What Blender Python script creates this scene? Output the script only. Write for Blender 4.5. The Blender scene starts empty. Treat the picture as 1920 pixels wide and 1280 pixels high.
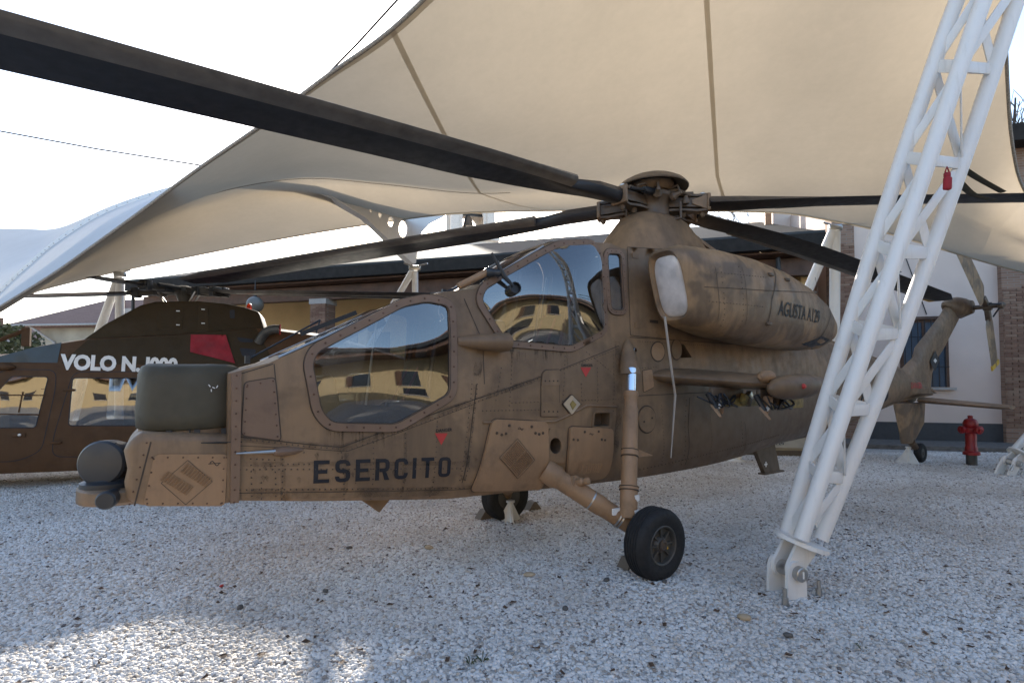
import bpy, bmesh, math, random
import numpy as np
from mathutils import Vector, Matrix
from mathutils.geometry import delaunay_2d_cdt
R = math.radians
PI = math.pi
random.seed(7)
scene = bpy.context.scene
col = scene.collection

# ------------------------------------------------------------------ camera, sky, sun, exposure
F, PITCH, PY, EYE = 970.0, R(2.0), 684.0, 1.55
cam_d = bpy.data.cameras.new('camera')
cam = bpy.data.objects.new('camera', cam_d)
col.objects.link(cam)
cam.location = (0, 0, EYE)
cam.rotation_euler = (R(90) + PITCH, 0, 0)
cam_d.sensor_width = 36
cam_d.lens = F / 1920 * 36
cam_d.shift_y = (PY - 640) / 1920
cam_d.clip_start = 0.05
cam_d.clip_end = 3000
scene.camera = cam
SUN_AZ, SUN_EL = R(99.5), R(22.2)          # azimuth counter-clockwise from +X
world = bpy.data.worlds.new('World')
scene.world = world
world.use_nodes = True
wn = world.node_tree
sky = wn.nodes.new('ShaderNodeTexSky')
sky.sky_type = 'NISHITA'
sky.sun_disc = False
sky.sun_elevation = SUN_EL
sky.sun_rotation = R(90) - SUN_AZ
sky.air_density = 1.0
sky.dust_density = 1.6
sky.ozone_density = 1.5
bgn = wn.nodes['Background']
bgn.inputs['Strength'].default_value = 0.15
wn.links.new(sky.outputs['Color'], bgn.inputs['Color'])
sun_d = bpy.data.lights.new('sun', 'SUN')
sun_d.energy = 3.4
sun_d.angle = R(0.6)
sun_d.color = (1.0, 0.93, 0.82)
sun = bpy.data.objects.new('sun', sun_d)
col.objects.link(sun)
sdir = Vector((math.cos(SUN_AZ) * math.cos(SUN_EL), math.sin(SUN_AZ) * math.cos(SUN_EL), math.sin(SUN_EL)))
sun.rotation_euler = sdir.to_track_quat('Z', 'Y').to_euler()
sun.location = sdir * 60
scene.view_settings.view_transform = 'Standard'
scene.view_settings.look = 'None'
scene.view_settings.gamma = 1
scene.view_settings.exposure = 1.68
scene.render.engine = 'CYCLES'
scene.cycles.max_bounces = 10
scene.cycles.diffuse_bounces = 5
scene.cycles.glossy_bounces = 5
scene.cycles.transmission_bounces = 8
scene.cycles.transparent_max_bounces = 16
scene.cycles.caustics_reflective = False
scene.cycles.caustics_refractive = False
scene.cycles.use_denoising = True

# ------------------------------------------------------------------ from the photograph to places
C0 = Vector((0, 0, EYE))
def ray(px, py):
    dx = (px - 960) / F; dz = (PY - py) / F
    return Vector((dx, math.cos(PITCH) - dz * math.sin(PITCH), math.sin(PITCH) + dz * math.cos(PITCH)))
def at(px, py, Y):
    d = ray(px, py); return C0 + d * (Y / d.y)
def gr(px, py, z=0.0):
    d = ray(px, py); return C0 + d * ((z - EYE) / d.z)
class Frame:
    """a vehicle's own axes: u to the nose, v to its left side, w up"""
    def __init__(s, O, yaw):
        s.O = Vector(O); s.A = Vector((-math.cos(yaw), -math.sin(yaw), 0)); s.N = Vector((math.sin(yaw), -math.cos(yaw), 0)); s.yaw = yaw
    def sv(s, px, py, v):
        d = ray(px, py); t = (v - (C0 - s.O).dot(s.N)) / d.dot(s.N); p = C0 + d * t - s.O
        return (p.dot(s.A), p.z)
    def su(s, px, py, u):
        d = ray(px, py); t = (u - (C0 - s.O).dot(s.A)) / d.dot(s.A); p = C0 + d * t - s.O
        return (p.dot(s.N), p.z)
    def skin(s, px, py, hv):
        v = 0.45
        for _ in range(14):
            u, w = s.sv(px, py, v); v = 0.5 * v + 0.5 * hv(u, w)
        return (u, w)

# ------------------------------------------------------------------ materials
MATS = {}
def newmat(name):
    m = bpy.data.materials.new(name); m.use_nodes = True
    nt = m.node_tree; b = nt.nodes['Principled BSDF']; MATS[name] = m
    return m, nt, b
def nd(nt, t, **kw):
    n = nt.nodes.new(t)
    for k, v in kw.items():
        if k in n.inputs: n.inputs[k].default_value = v
        else: setattr(n, k, v)
    return n
def coords(nt, scale=(1, 1, 1), kind='Object'):
    tc = nd(nt, 'ShaderNodeTexCoord'); mp = nd(nt, 'ShaderNodeMapping'); mp.inputs['Scale'].default_value = scale
    nt.links.new(tc.outputs[kind], mp.inputs['Vector']); return mp.outputs['Vector']
def noise(nt, vec, scale, detail=4, rough=0.55, dist=0.0):
    n = nd(nt, 'ShaderNodeTexNoise'); n.inputs['Scale'].default_value = scale; n.inputs['Detail'].default_value = detail
    n.inputs['Roughness'].default_value = rough; n.inputs['Distortion'].default_value = dist
    nt.links.new(vec, n.inputs['Vector']); return n.outputs['Fac']
def ramp(nt, fac, stops):
    r = nd(nt, 'ShaderNodeValToRGB'); el = r.color_ramp.elements
    while len(el) < len(stops): el.new(0.5)
    for e, (p, c) in zip(el, stops):
        e.position = p; e.color = (c, c, c, 1) if isinstance(c, (int, float)) else (*c, 1)
    nt.links.new(fac, r.inputs['Fac']); return r.outputs['Color']
def mix(nt, a, b, fac, mode='MIX'):
    m = nd(nt, 'ShaderNodeMix', data_type='RGBA', blend_type=mode)
    def put(s, x):
        if isinstance(x, tuple): m.inputs[s].default_value = (*x, 1) if len(x) == 3 else x
        elif isinstance(x, (int, float)): m.inputs[s].default_value = (x, x, x, 1)
        else: nt.links.new(x, m.inputs[s])
    if isinstance(fac, (int, float)): m.inputs[0].default_value = fac
    else: nt.links.new(fac, m.inputs[0])
    put(6, a); put(7, b); return m.outputs[2]
def bump(nt, b, h, strength=0.2, dist=0.01):
    n = nd(nt, 'ShaderNodeBump'); n.inputs['Strength'].default_value = strength; n.inputs['Distance'].default_value = dist
    nt.links.new(h, n.inputs['Height']); nt.links.new(n.outputs['Normal'], b.inputs['Normal'])
def plain(name, c, rough=0.5, metal=0.0, var=0.12, scale=6.0, spec=0.5, bumps=0.0, bscale=60):
    m, nt, b = newmat(name); v = coords(nt)
    n = noise(nt, v, scale, 5)
    lo = tuple(x * (1 - var) for x in c); hi = tuple(min(1, x * (1 + var)) for x in c)
    nt.links.new(ramp(nt, n, [(0.3, lo), (0.7, hi)]), b.inputs['Base Color'])
    nt.links.new(ramp(nt, noise(nt, v, scale * 2.3, 4), [(0.3, max(0, rough - 0.08)), (0.7, min(1, rough + 0.08))]), b.inputs['Roughness'])
    b.inputs['Metallic'].default_value = metal; b.inputs['Specular IOR Level'].default_value = spec
    if bumps: bump(nt, b, noise(nt, v, bscale, 4), bumps, 0.01)
    return m
def paint(name, tan, brown, dark, camo=0.5, rough=0.5, streak=0.5, thr=0.5, csc=1.15, soot_shade=None, spec=0.4):
    m, nt, b = newmat(name); v = coords(nt)
    big = noise(nt, v, csc, 3, 0.5, 0.6)
    cfac = ramp(nt, big, [(thr - 0.04, 0.0), (thr + 0.05, 1.0)])
    base = mix(nt, brown, tan, mix(nt, 0.5, cfac, camo))
    sv = coords(nt, (5.0, 5.0, 0.55))
    st = ramp(nt, noise(nt, sv, 2.2, 6, 0.65), [(0.42, 0.0), (0.72, 1.0)])
    base = mix(nt, base, dark, mix(nt, 0.0, st, streak))
    gr_ = ramp(nt, noise(nt, v, 4.5, 8, 0.7), [(0.5, 0.0), (0.78, 1.0)])
    base = mix(nt, base, dark, mix(nt, 0.0, gr_, 0.6))
    fad = ramp(nt, noise(nt, v, 2.6, 5, 0.6), [(0.55, 0.0), (0.85, 1.0)])
    base = mix(nt, base, tuple(min(1, x * 1.35 + 0.02) for x in tan), mix(nt, 0.0, fad, 0.35))
    if soot_shade:  # dark stain plus the shade below the wing, both painted into the colour
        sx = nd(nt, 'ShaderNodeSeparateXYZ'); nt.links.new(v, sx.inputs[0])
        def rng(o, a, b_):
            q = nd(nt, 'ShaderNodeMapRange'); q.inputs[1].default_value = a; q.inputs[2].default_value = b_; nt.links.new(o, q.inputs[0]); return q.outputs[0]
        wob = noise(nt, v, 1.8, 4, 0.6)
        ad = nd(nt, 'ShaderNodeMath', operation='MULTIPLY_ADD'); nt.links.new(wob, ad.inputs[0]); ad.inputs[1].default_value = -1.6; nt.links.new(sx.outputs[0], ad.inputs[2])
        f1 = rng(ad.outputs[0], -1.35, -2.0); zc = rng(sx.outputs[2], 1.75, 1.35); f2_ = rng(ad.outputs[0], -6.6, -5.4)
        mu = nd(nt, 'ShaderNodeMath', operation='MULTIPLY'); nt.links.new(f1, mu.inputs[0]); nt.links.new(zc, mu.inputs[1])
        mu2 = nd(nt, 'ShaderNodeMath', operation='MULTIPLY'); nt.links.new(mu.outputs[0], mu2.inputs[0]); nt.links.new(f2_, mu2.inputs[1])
        base = mix(nt, base, soot_shade, mix(nt, 0.0, mu2.outputs[0], 0.8))
    nt.links.new(base, b.inputs['Base Color'])
    nt.links.new(ramp(nt, noise(nt, v, 9, 5), [(0.3, rough - 0.1), (0.7, rough + 0.12)]), b.inputs['Roughness'])
    b.inputs['Specular IOR Level'].default_value = spec
    bump(nt, b, noise(nt, v, 3.0, 3), 0.12, 0.02)
    return m

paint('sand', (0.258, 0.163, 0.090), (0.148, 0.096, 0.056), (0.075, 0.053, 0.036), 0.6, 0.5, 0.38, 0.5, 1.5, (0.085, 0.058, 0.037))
paint('sand_panel', (0.325, 0.197, 0.106), (0.275, 0.167, 0.092), (0.11, 0.072, 0.046), 0.4, 0.5, 0.25)
paint('sand_camo', (0.29, 0.184, 0.098), (0.155, 0.103, 0.062), (0.075, 0.052, 0.036), 1.0, 0.48, 0.45, 0.5, 2.0)
paint('umber', (0.13, 0.09, 0.058), (0.095, 0.066, 0.043), (0.045, 0.032, 0.022), 0.5, 0.5, 0.5)
paint('frame_brown', (0.205, 0.130, 0.084), (0.165, 0.105, 0.070), (0.09, 0.055, 0.04), 0.4, 0.5, 0.15)
paint('a109_brown', (0.092, 0.048, 0.023), (0.082, 0.042, 0.020), (0.055, 0.033, 0.02), 0.3, 0.6, 0.2, spec=0.15)
paint('a109_olive', (0.048, 0.031, 0.014), (0.042, 0.027, 0.012), (0.03, 0.022, 0.012), 0.3, 0.6, 0.2, spec=0.15)
plain('a109_slate', (0.035, 0.05, 0.055), 0.5)
plain('olive_cloth', (0.058, 0.049, 0.030), 0.7, var=0.25, scale=4, bumps=0.25, bscale=14)
plain('slate_black', (0.022, 0.025, 0.029), 0.42, var=0.15)
plain('black', (0.012, 0.013, 0.016), 0.45)
plain('ink', (0.006, 0.0065, 0.011), 0.6)
plain('rubber', (0.008, 0.008, 0.009), 0.72, var=0.35, scale=14, bumps=0.15, bscale=40)
plain('wheel_grey', (0.075, 0.07, 0.062), 0.5, 0.3, var=0.3)
plain('seam', (0.055, 0.038, 0.026), 0.7, var=0.4)
plain('rivet', (0.07, 0.046, 0.032), 0.5, 0.2, var=0.4)
plain('rust_bolt', (0.10, 0.05, 0.03), 0.55, 0.3, var=0.4)
plain('chrome', (0.8, 0.82, 0.85), 0.08, 1.0, var=0.03)
plain('steel', (0.45, 0.44, 0.42), 0.35, 0.9)
plain('decal_red', (0.42, 0.035, 0.03), 0.5)
plain('cloth_red', (0.26, 0.012, 0.02), 0.75, var=0.3, scale=5, bumps=0.5, bscale=9)
plain('hydrant_red', (0.25, 0.012, 0.014), 0.42, var=0.35, scale=9)
plain('silver_cloth', (0.62, 0.59, 0.58), 0.5, 0.15, var=0.22, scale=7, bumps=0.25, bscale=18)
plain('strap_grey', (0.42, 0.38, 0.34), 0.8, var=0.15)
plain('strap_green', (0.05, 0.045, 0.028), 0.85)
plain('yellow_plate', (0.22, 0.165, 0.05), 0.6, var=0.5, scale=18)
plain('yellow', (0.55, 0.33, 0.02), 0.5)
def whitem():
    m, nt, b = newmat('white_paint'); v = coords(nt)
    st = ramp(nt, noise(nt, coords(nt, (14, 14, 1.2)), 1.6, 6, .7), [(.56, 0.0), (.80, 1.0)]); sp = ramp(nt, noise(nt, v, 38, 4, .7), [(.70, 0.0), (.76, 1.0)])
    c = mix(nt, mix(nt, (.70, .69, .66), (.78, .77, .75), noise(nt, v, 2.5, 4)), (.46, .43, .38), mix(nt, 0.0, st, .5)); c = mix(nt, c, (.30, .20, .13), mix(nt, 0.0, sp, .5))
    nt.links.new(c, b.inputs['Base Color']); b.inputs['Roughness'].default_value = .4; bump(nt, b, noise(nt, v, 60, 3), .06, .005)
whitem()
def grimem():
    m, nt, b = newmat('grime'); out = nt.nodes['Material Output']; v = coords(nt)
    b.inputs['Base Color'].default_value = (.045, .032, .022, 1); b.inputs['Roughness'].default_value = .8
    f = ramp(nt, noise(nt, v, 7, 7, .72), [(.42, 0.0), (.74, .55)]); tr = nd(nt, 'ShaderNodeBsdfTransparent'); ms = nd(nt, 'ShaderNodeMixShader')
    nt.links.new(f, ms.inputs[0]); nt.links.new(tr.outputs[0], ms.inputs[1]); nt.links.new(b.outputs[0], ms.inputs[2]); nt.links.new(ms.outputs[0], out.inputs['Surface'])
grimem()
plain('white_lettering', (0.74, 0.70, 0.64), 0.6)
plain('label_white', (0.72, 0.71, 0.68), 0.5)
plain('blade_black', (0.011, 0.012, 0.016), 0.5, var=0.2, scale=5)
plain('blade_edge', (0.12, 0.108, 0.095), 0.42, 0.1, var=0.25, scale=9)
plain('hub_brown', (0.10, 0.068, 0.044), 0.5, var=0.35, scale=12)
plain('interior', (0.022, 0.026, 0.028), 0.6)
plain('interior_panel', (0.014, 0.015, 0.018), 0.5)
plain('seat_green', (0.028, 0.034, 0.024), 0.9)
plain('harness', (0.10, 0.035, 0.045), 0.9)
plain('tube_pink', (0.30, 0.15, 0.11), 0.6)
plain('stand_white', (0.62, 0.62, 0.60), 0.5)
plain('timber_chock', (0.15, 0.125, 0.10), 0.8)
plain('board_beige', (0.36, 0.30, 0.20), 0.6)

def glassmat(name, tint, refl=0.5, rough=0.0):
    m, nt, b = newmat(name); nt.nodes.remove(b)
    out = nt.nodes['Material Output']
    tr = nd(nt, 'ShaderNodeBsdfTransparent'); tr.inputs['Color'].default_value = (*tint, 1)
    gl = nd(nt, 'ShaderNodeBsdfGlossy'); gl.inputs['Roughness'].default_value = rough; gl.inputs['Color'].default_value = (1, 1, 1, 1)
    fr = nd(nt, 'ShaderNodeFresnel'); fr.inputs['IOR'].default_value = 1.6
    v = coords(nt)
    mx = nd(nt, 'ShaderNodeMath', operation='MULTIPLY_ADD'); nt.links.new(fr.outputs[0], mx.inputs[0]); mx.inputs[1].default_value = 1.4; mx.inputs[2].default_value = refl
    bp = nd(nt, 'ShaderNodeBump'); bp.inputs['Strength'].default_value = 0.12; bp.inputs['Distance'].default_value = 0.02
    nt.links.new(noise(nt, v, 1.6, 2), bp.inputs['Height']); nt.links.new(bp.outputs['Normal'], gl.inputs['Normal'])
    ms = nd(nt, 'ShaderNodeMixShader'); nt.links.new(mx.outputs[0], ms.inputs[0])
    nt.links.new(tr.outputs[0], ms.inputs[1]); nt.links.new(gl.outputs[0], ms.inputs[2])
    nt.links.new(ms.outputs[0], out.inputs['Surface']); return m
glassmat('glass', (0.55, 0.60, 0.64), 0.085)
glassmat('glass_dark', (0.25, 0.28, 0.32), 0.10)
def fabricmat(name, c, tr, transl=0.55):
    m, nt, b = newmat(name); out = nt.nodes['Material Output']
    v = coords(nt, kind='Object')
    n1 = noise(nt, v, 0.5, 4); n2 = noise(nt, v, 9, 6, 0.7)
    mott = mix(nt, ramp(nt, n1, [(0.3, 0.84), (0.7, 1.0)]), ramp(nt, n2, [(0.3, 0.93), (0.7, 1.0)]), 1.0, 'MULTIPLY')
    nt.links.new(mix(nt, c, mott, 1.0, 'MULTIPLY'), b.inputs['Base Color'])
    b.inputs['Roughness'].default_value = 0.55
    t = nd(nt, 'ShaderNodeBsdfTranslucent'); nt.links.new(mix(nt, tr, mott, 1.0, 'MULTIPLY'), t.inputs['Color'])
    ms = nd(nt, 'ShaderNodeMixShader'); ms.inputs[0].default_value = transl
    nt.links.new(b.outputs[0], ms.inputs[1]); nt.links.new(t.outputs[0], ms.inputs[2])
    nt.links.new(ms.outputs[0], out.inputs['Surface']); return m
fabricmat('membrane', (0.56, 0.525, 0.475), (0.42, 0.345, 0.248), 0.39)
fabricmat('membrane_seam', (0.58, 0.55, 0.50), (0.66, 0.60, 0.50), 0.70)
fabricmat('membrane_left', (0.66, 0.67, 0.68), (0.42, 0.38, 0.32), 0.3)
plain('rope', (0.30, 0.27, 0.23), 0.9, var=0.4, scale=60)

# ------------------------------------------------------------------ mesh helpers
class MB:
    def __init__(s): s.v = []; s.f = []
    def add(s, vs, fs):
        o = len(s.v); s.v += [tuple(x) for x in vs]; s.f += [tuple(i + o for i in f) for f in fs]; return s
    def box(s, lo, hi):
        x0, y0, z0 = lo; x1, y1, z1 = hi
        return s.add([(x0, y0, z0), (x1, y0, z0), (x1, y1, z0), (x0, y1, z0), (x0, y0, z1), (x1, y0, z1), (x1, y1, z1), (x0, y1, z1)],
                     [(0, 3, 2, 1), (4, 5, 6, 7), (0, 1, 5, 4), (1, 2, 6, 5), (2, 3, 7, 6), (3, 0, 4, 7)])
    def bbox(s, c, sz, M=None, bev=0.0):
        """box about a centre with a 3x3 matrix, edges cut by bev"""
        hx, hy, hz = (x / 2 for x in sz); M = M or Matrix.Identity(3); c = Vector(c)
        if bev <= 0:
            vs = [(sx * hx, sy * hy, sz_ * hz) for sz_ in (-1, 1) for sy in (-1, 1) for sx in (-1, 1)]
            return s.add([c + M @ Vector(v) for v in vs], [(0, 2, 3, 1), (4, 5, 7, 6), (0, 1, 5, 4), (1, 3, 7, 5), (3, 2, 6, 7), (2, 0, 4, 6)])
        bm = bmesh.new(); bmesh.ops.create_cube(bm, size=1.0)
        for v in bm.verts: v.co = Vector((v.co.x * 2 * hx, v.co.y * 2 * hy, v.co.z * 2 * hz))
        bmesh.ops.bevel(bm, geom=list(bm.edges), offset=min(bev, hx * .9, hy * .9, hz * .9), segments=2, profile=0.5, affect='EDGES')
        bm.verts.index_update()
        s.add([c + M @ v.co for v in bm.verts], [[v.index for v in f.verts] for f in bm.faces]); bm.free(); return s
    def loft(s, rings, cap=(True, True), closed=True):
        n = len(rings[0]); o = len(s.v); fs = []
        for i in range(len(rings) - 1):
            for j in range(n if closed else n - 1):
                a = i * n + j; b_ = i * n + (j + 1) % n; fs.append((a, b_, b_ + n, a + n))
        if cap[0]: fs.append(tuple(range(n - 1, -1, -1)))
        if cap[1]: fs.append(tuple((len(rings) - 1) * n + j for j in range(n)))
        return s.add([p for r in rings for p in r], fs)
    def tube(s, path, r, n=10, cap=True, flat=1.0):
        path = [Vector(p) for p in path]; rr = r if isinstance(r, (list, tuple)) else [r] * len(path)
        rings = []; up = None
        for i, p in enumerate(path):
            t = (path[min(i + 1, len(path) - 1)] - path[max(i - 1, 0)]).normalized()
            if up is None:
                up = Vector((0, 0, 1)) if abs(t.z) < 0.9 else Vector((1, 0, 0))
            x = t.cross(up).normalized(); y = x.cross(t).normalized(); up = y
            rings.append([p + x * (math.cos(2 * PI * k / n) * rr[i]) + y * (math.sin(2 * PI * k / n) * rr[i] * flat) for k in range(n)])
        return s.loft(rings, (cap, cap))
    def lathe(s, o, axis, prof, n=24, cap=(True, True)):
        o = Vector(o); a = Vector(axis).normalized(); up = Vector((0, 0, 1)) if abs(a.z) < 0.9 else Vector((1, 0, 0))
        x = a.cross(up).normalized(); y = a.cross(x)
        rings = [[o + a * t + x * (math.cos(2 * PI * k / n) * r) + y * (math.sin(2 * PI * k / n) * r) for k in range(n)] for r, t in prof]
        return s.loft(rings, cap)
    def grid(s, P):
        nr, nc = len(P), len(P[0])
        return s.add([p for r in P for p in r], [(i * nc + j, i * nc + j + 1, (i + 1) * nc + j + 1, (i + 1) * nc + j) for i in range(nr - 1) for j in range(nc - 1)])
    def prism(s, poly, fn, a, b):
        """poly in 2D, fn(x,y,d) to 3D, between depths a and b"""
        n = len(poly)
        return s.loft([[fn(x, y, a) for x, y in poly], [fn(x, y, b) for x, y in poly]])
    def build(s, name, mat, parent=None, smooth=35, label=None, cat=None, group=None, kind=None, loc=None, rot=None):
        me = bpy.data.meshes.new(name); me.from_pydata([tuple(v) for v in s.v], [], s.f); me.update()
        bm = bmesh.new(); bm.from_mesh(me); bmesh.ops.recalc_face_normals(bm, faces=bm.faces); bm.to_mesh(me); bm.free()
        if smooth:
            me.shade_smooth(); me.set_sharp_from_angle(angle=R(smooth))
        me.materials.append(MATS[mat])
        return link(name, me, parent, label, cat, group, kind, loc, rot)
def link(name, me, parent=None, label=None, cat=None, group=None, kind=None, loc=None, rot=None):
    o = bpy.data.objects.new(name, me); col.objects.link(o)
    if parent: o.parent = parent
    if loc is not None: o.location = loc
    if rot is not None: o.rotation_euler = rot
    tag(o, label, cat, group, kind); return o
def tag(o, label=None, cat=None, group=None, kind=None):
    for k, x in (('label', label), ('category', cat), ('group', group), ('kind', kind)):
        if x: o[k] = x
    return o
def thing(name, label, cat, loc=(0, 0, 0), rz=0.0, group=None):
    return link(name, None, None, label, cat, group, None, loc, (0, 0, rz))
def copy_tree(o, parent=None):
    c = o.copy(); col.objects.link(c); c.parent = parent
    for ch in list(o.children): copy_tree(ch, c)
    return c
def cr(pts, n):
    """Catmull-Rom through points, n steps per span"""
    P = [Vector(p) for p in pts]; out = []
    for i in range(len(P) - 1):
        a, b, c, d = P[max(i - 1, 0)], P[i], P[i + 1], P[min(i + 2, len(P) - 1)]
        for k in range(n):
            t = k / n
            out.append(0.5 * ((2 * b) + (c - a) * t + (2 * a - 5 * b + 4 * c - d) * t * t + (3 * b - a - 3 * c + d) * t ** 3))
    out.append(P[-1]); return out
def interp(x, xs, ys): return float(np.interp(x, xs, ys))
def rounded(poly, r, n=5):
    """round the corners of a closed 2D polygon"""
    out = []; m = len(poly)
    for i in range(m):
        p0, p, p1 = Vector(poly[i - 1]), Vector(poly[i]), Vector(poly[(i + 1) % m])
        a = p0 - p; b = p1 - p; rr = min(r, a.length * 0.48, b.length * 0.48)
        A_ = p + a.normalized() * rr; B_ = p + b.normalized() * rr
        for k in range(n + 1):
            t = k / n; out.append(tuple((1 - t) ** 2 * A_ + 2 * t * (1 - t) * p + t * t * B_))
    return out
def dens(poly, d, closed=True):
    out = []; m = len(poly)
    for i in range(m if closed else m - 1):
        a = Vector(poly[i]); b = Vector(poly[(i + 1) % m]); k = max(1, int((b - a).length / d + 0.5))
        out += [tuple(a.lerp(b, j / k)) for j in range(k)]
    if not closed: out.append(tuple(poly[-1]))
    return out
def inside(p, poly):
    x, y = p; c = False; j = len(poly) - 1
    for i in range(len(poly)):
        xi, yi = poly[i]; xj, yj = poly[j]
        if (yi > y) != (yj > y) and x < (xj - xi) * (y - yi) / (yj - yi) + xi: c = not c
        j = i
    return c
def offset_poly(poly, d):
    """grow (d>0) a closed polygon outward along its vertex normals"""
    m = len(poly); area = sum(poly[i][0] * poly[(i + 1) % m][1] - poly[(i + 1) % m][0] * poly[i][1] for i in range(m))
    sg = 1 if area > 0 else -1; out = []
    for i in range(m):
        p0, p, p1 = Vector(poly[i - 1]), Vector(poly[i]), Vector(poly[(i + 1) % m])
        e0 = (p - p0).normalized() if (p - p0).length > 1e-9 else Vector((0, 0)); e1 = (p1 - p).normalized() if (p1 - p).length > 1e-9 else e0
        t = (e0 + e1)
        t = t.normalized() if t.length > 1e-6 else e1
        out.append((p.x + t.y * d * sg, p.y - t.x * d * sg))
    return out
def tri2d(outline, holes=(), step=0.0):
    """triangulated region: (points, triangles)"""
    pts = []; edges = []
    for lp in [outline, *holes]:
        o = len(pts); n = len(lp); pts += [Vector((p[0], p[1])) for p in lp]; edges += [(o + i, o + (i + 1) % n) for i in range(n)]
    if step:
        xs = [p[0] for p in outline]; ys = [p[1] for p in outline]
        nx = int((max(xs) - min(xs)) / step); ny = int((max(ys) - min(ys)) / step)
        for i in range(1, nx + 1):
            for j in range(1, ny + 1):
                p = (min(xs) + (i - 0.5 + 0.25 * (j % 2)) * step, min(ys) + (j - 0.5) * step)
                if inside(p, outline) and not any(inside(p, h) for h in holes): pts.append(Vector(p))
    vs, _, fs, *_ = delaunay_2d_cdt(pts, edges, [], 0, 1e-6)
    out = []
    for f in fs:
        c = sum((vs[i] for i in f), Vector((0, 0))) / len(f)
        if inside(c, outline) and not any(inside(c, h) for h in holes): out.append(tuple(f))
    return [(p.x, p.y) for p in vs], out
def patch(mb, outline, fn, top, holes=(), base=None, step=0.12, ed=0.08):
    """a sheet on a curved skin: fn(u,w,off); with base given, skirts go down to it"""
    outline = dens(outline, ed); holes = [dens(h, ed) for h in holes]
    pts, tris = tri2d(outline, holes, step)
    mb.add([fn(u, w, top) for u, w in pts], tris)
    if base is not None:
        for lp in [outline, *holes]:
            n = len(lp)
            mb.add([fn(u, w, top) for u, w in lp] + [fn(u, w, base) for u, w in lp], [(i, (i + 1) % n, n + (i + 1) % n, n + i) for i in range(n)])
    return mb
def stroke(pts, t, closed=False):
    """mitred ribbon polygon(s) along a 2D polyline: list of quads"""
    P = [Vector(p) for p in pts]; n = len(P); L = []; Rr = []
    for i in range(n):
        a = P[i - 1] if (i > 0 or closed) else None; b = P[(i + 1) % n] if (i < n - 1 or closed) else None
        d0 = (P[i] - a).normalized() if a is not None else None; d1 = (b - P[i]).normalized() if b is not None else None
        d0 = d0 or d1; d1 = d1 or d0
        m = (d0 + d1).normalized(); k = (t / 2) / max(0.4, m.dot(d1)); nrm = Vector((-m.y, m.x)) * k
        L.append(tuple(P[i] + nrm)); Rr.append(tuple(P[i] - nrm))
    q = [(L[i], L[(i + 1) % n], Rr[(i + 1) % n], Rr[i]) for i in range(n if closed else n - 1)]
    return q
def glyph(ch, t=0.17, w=0.6):
    h = t / 2; c = 0.13
    if ch == 'E': return [[(0, 0), (w, 0), (w, t), (t, t), (t, .5 - h), (w * .86, .5 - h), (w * .86, .5 + h), (t, .5 + h), (t, 1 - t), (w, 1 - t), (w, 1), (0, 1)]]
    if ch == 'I': return [[(0, 0), (t, 0), (t, 1), (0, 1)]]
    if ch == 'T': return [[(w / 2 - h, 0), (w / 2 + h, 0), (w / 2 + h, 1 - t), (w, 1 - t), (w, 1), (0, 1), (0, 1 - t), (w / 2 - h, 1 - t)]]
    x0, x1, y0, y1 = h, w - h, h, 1 - h
    if ch == 'O': return stroke([(x0 + c, y0), (x1 - c, y0), (x1 - .04, y0 + .04), (x1, y0 + c), (x1, y1 - c), (x1 - .04, y1 - .04), (x1 - c, y1), (x0 + c, y1), (x0 + .04, y1 - .04), (x0, y1 - c), (x0, y0 + c), (x0 + .04, y0 + .04)], t, True)
    if ch == 'C': return stroke([(x1, .3), (x1, y0 + c), (x1 - .04, y0 + .04), (x1 - c, y0), (x0 + c, y0), (x0 + .04, y0 + .04), (x0, y0 + c), (x0, y1 - c), (x0 + .04, y1 - .04), (x0 + c, y1), (x1 - c, y1), (x1 - .04, y1 - .04), (x1, y1 - c), (x1, .7)], t)
    if ch == 'S': return stroke([(x0, .27), (x0, y0 + c), (x0 + .04, y0 + .04), (x0 + c, y0), (x1 - c, y0), (x1 - .04, y0 + .04), (x1, y0 + c), (x1, .5 - c), (x1 - .04, .46), (x1 - c, .5), (x0 + c, .5), (x0 + .04, .54), (x0, .5 + c), (x0, y1 - c), (x0 + .04, y1 - .04), (x0 + c, y1), (x1 - c, y1), (x1 - .04, y1 - .04), (x1, y1 - c), (x1, .73)], t)
    if ch == 'R': return [[(0, 0), (t, 0), (t, 1), (0, 1)]] + stroke([(t, 1 - h), (x1 - c, 1 - h), (x1 - .04, 1 - h - .04), (x1, 1 - h - c), (x1, .47 + c), (x1 - .04, .51), (x1 - c, .47), (t, .47)], t) + [[(w - t * 1.15, 0), (w + .02, 0), (w * .62 + h, .47 - h), (w * .62 - h, .47 - h)]]
    return []
def text2d(body, size=1.0, bold=0.0, shear=0.0, spacing=1.0):
    """triangulated lettering in 2D: (points, faces, width)"""
    cu = bpy.data.curves.new('tmp_text', 'FONT'); cu.body = body; cu.size = size; cu.offset = bold; cu.shear = shear; cu.space_character = spacing; cu.resolution_u = 3
    o = bpy.data.objects.new('tmp_text', cu); col.objects.link(o)
    dg = bpy.context.evaluated_depsgraph_get(); me = bpy.data.meshes.new_from_object(o.evaluated_get(dg))
    pts = [(v.co.x, v.co.y) for v in me.vertices]; fs = [tuple(p.vertices) for p in me.polygons]
    bpy.data.objects.remove(o); bpy.data.curves.remove(cu); bpy.data.meshes.remove(me)
    w = max(p[0] for p in pts) if pts else 0
    return pts, fs, w
def dome(mb, c, nrm, r, h=None):
    """a small rivet head"""
    h = h or r * 0.5; nrm = Vector(nrm).normalized(); c = Vector(c)
    return mb.lathe(c - nrm * 0.002, nrm, [(r, 0), (r * 0.8, h * 0.75 + .002), (r * 0.25, h + .002)], 6, (False, True))
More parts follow.
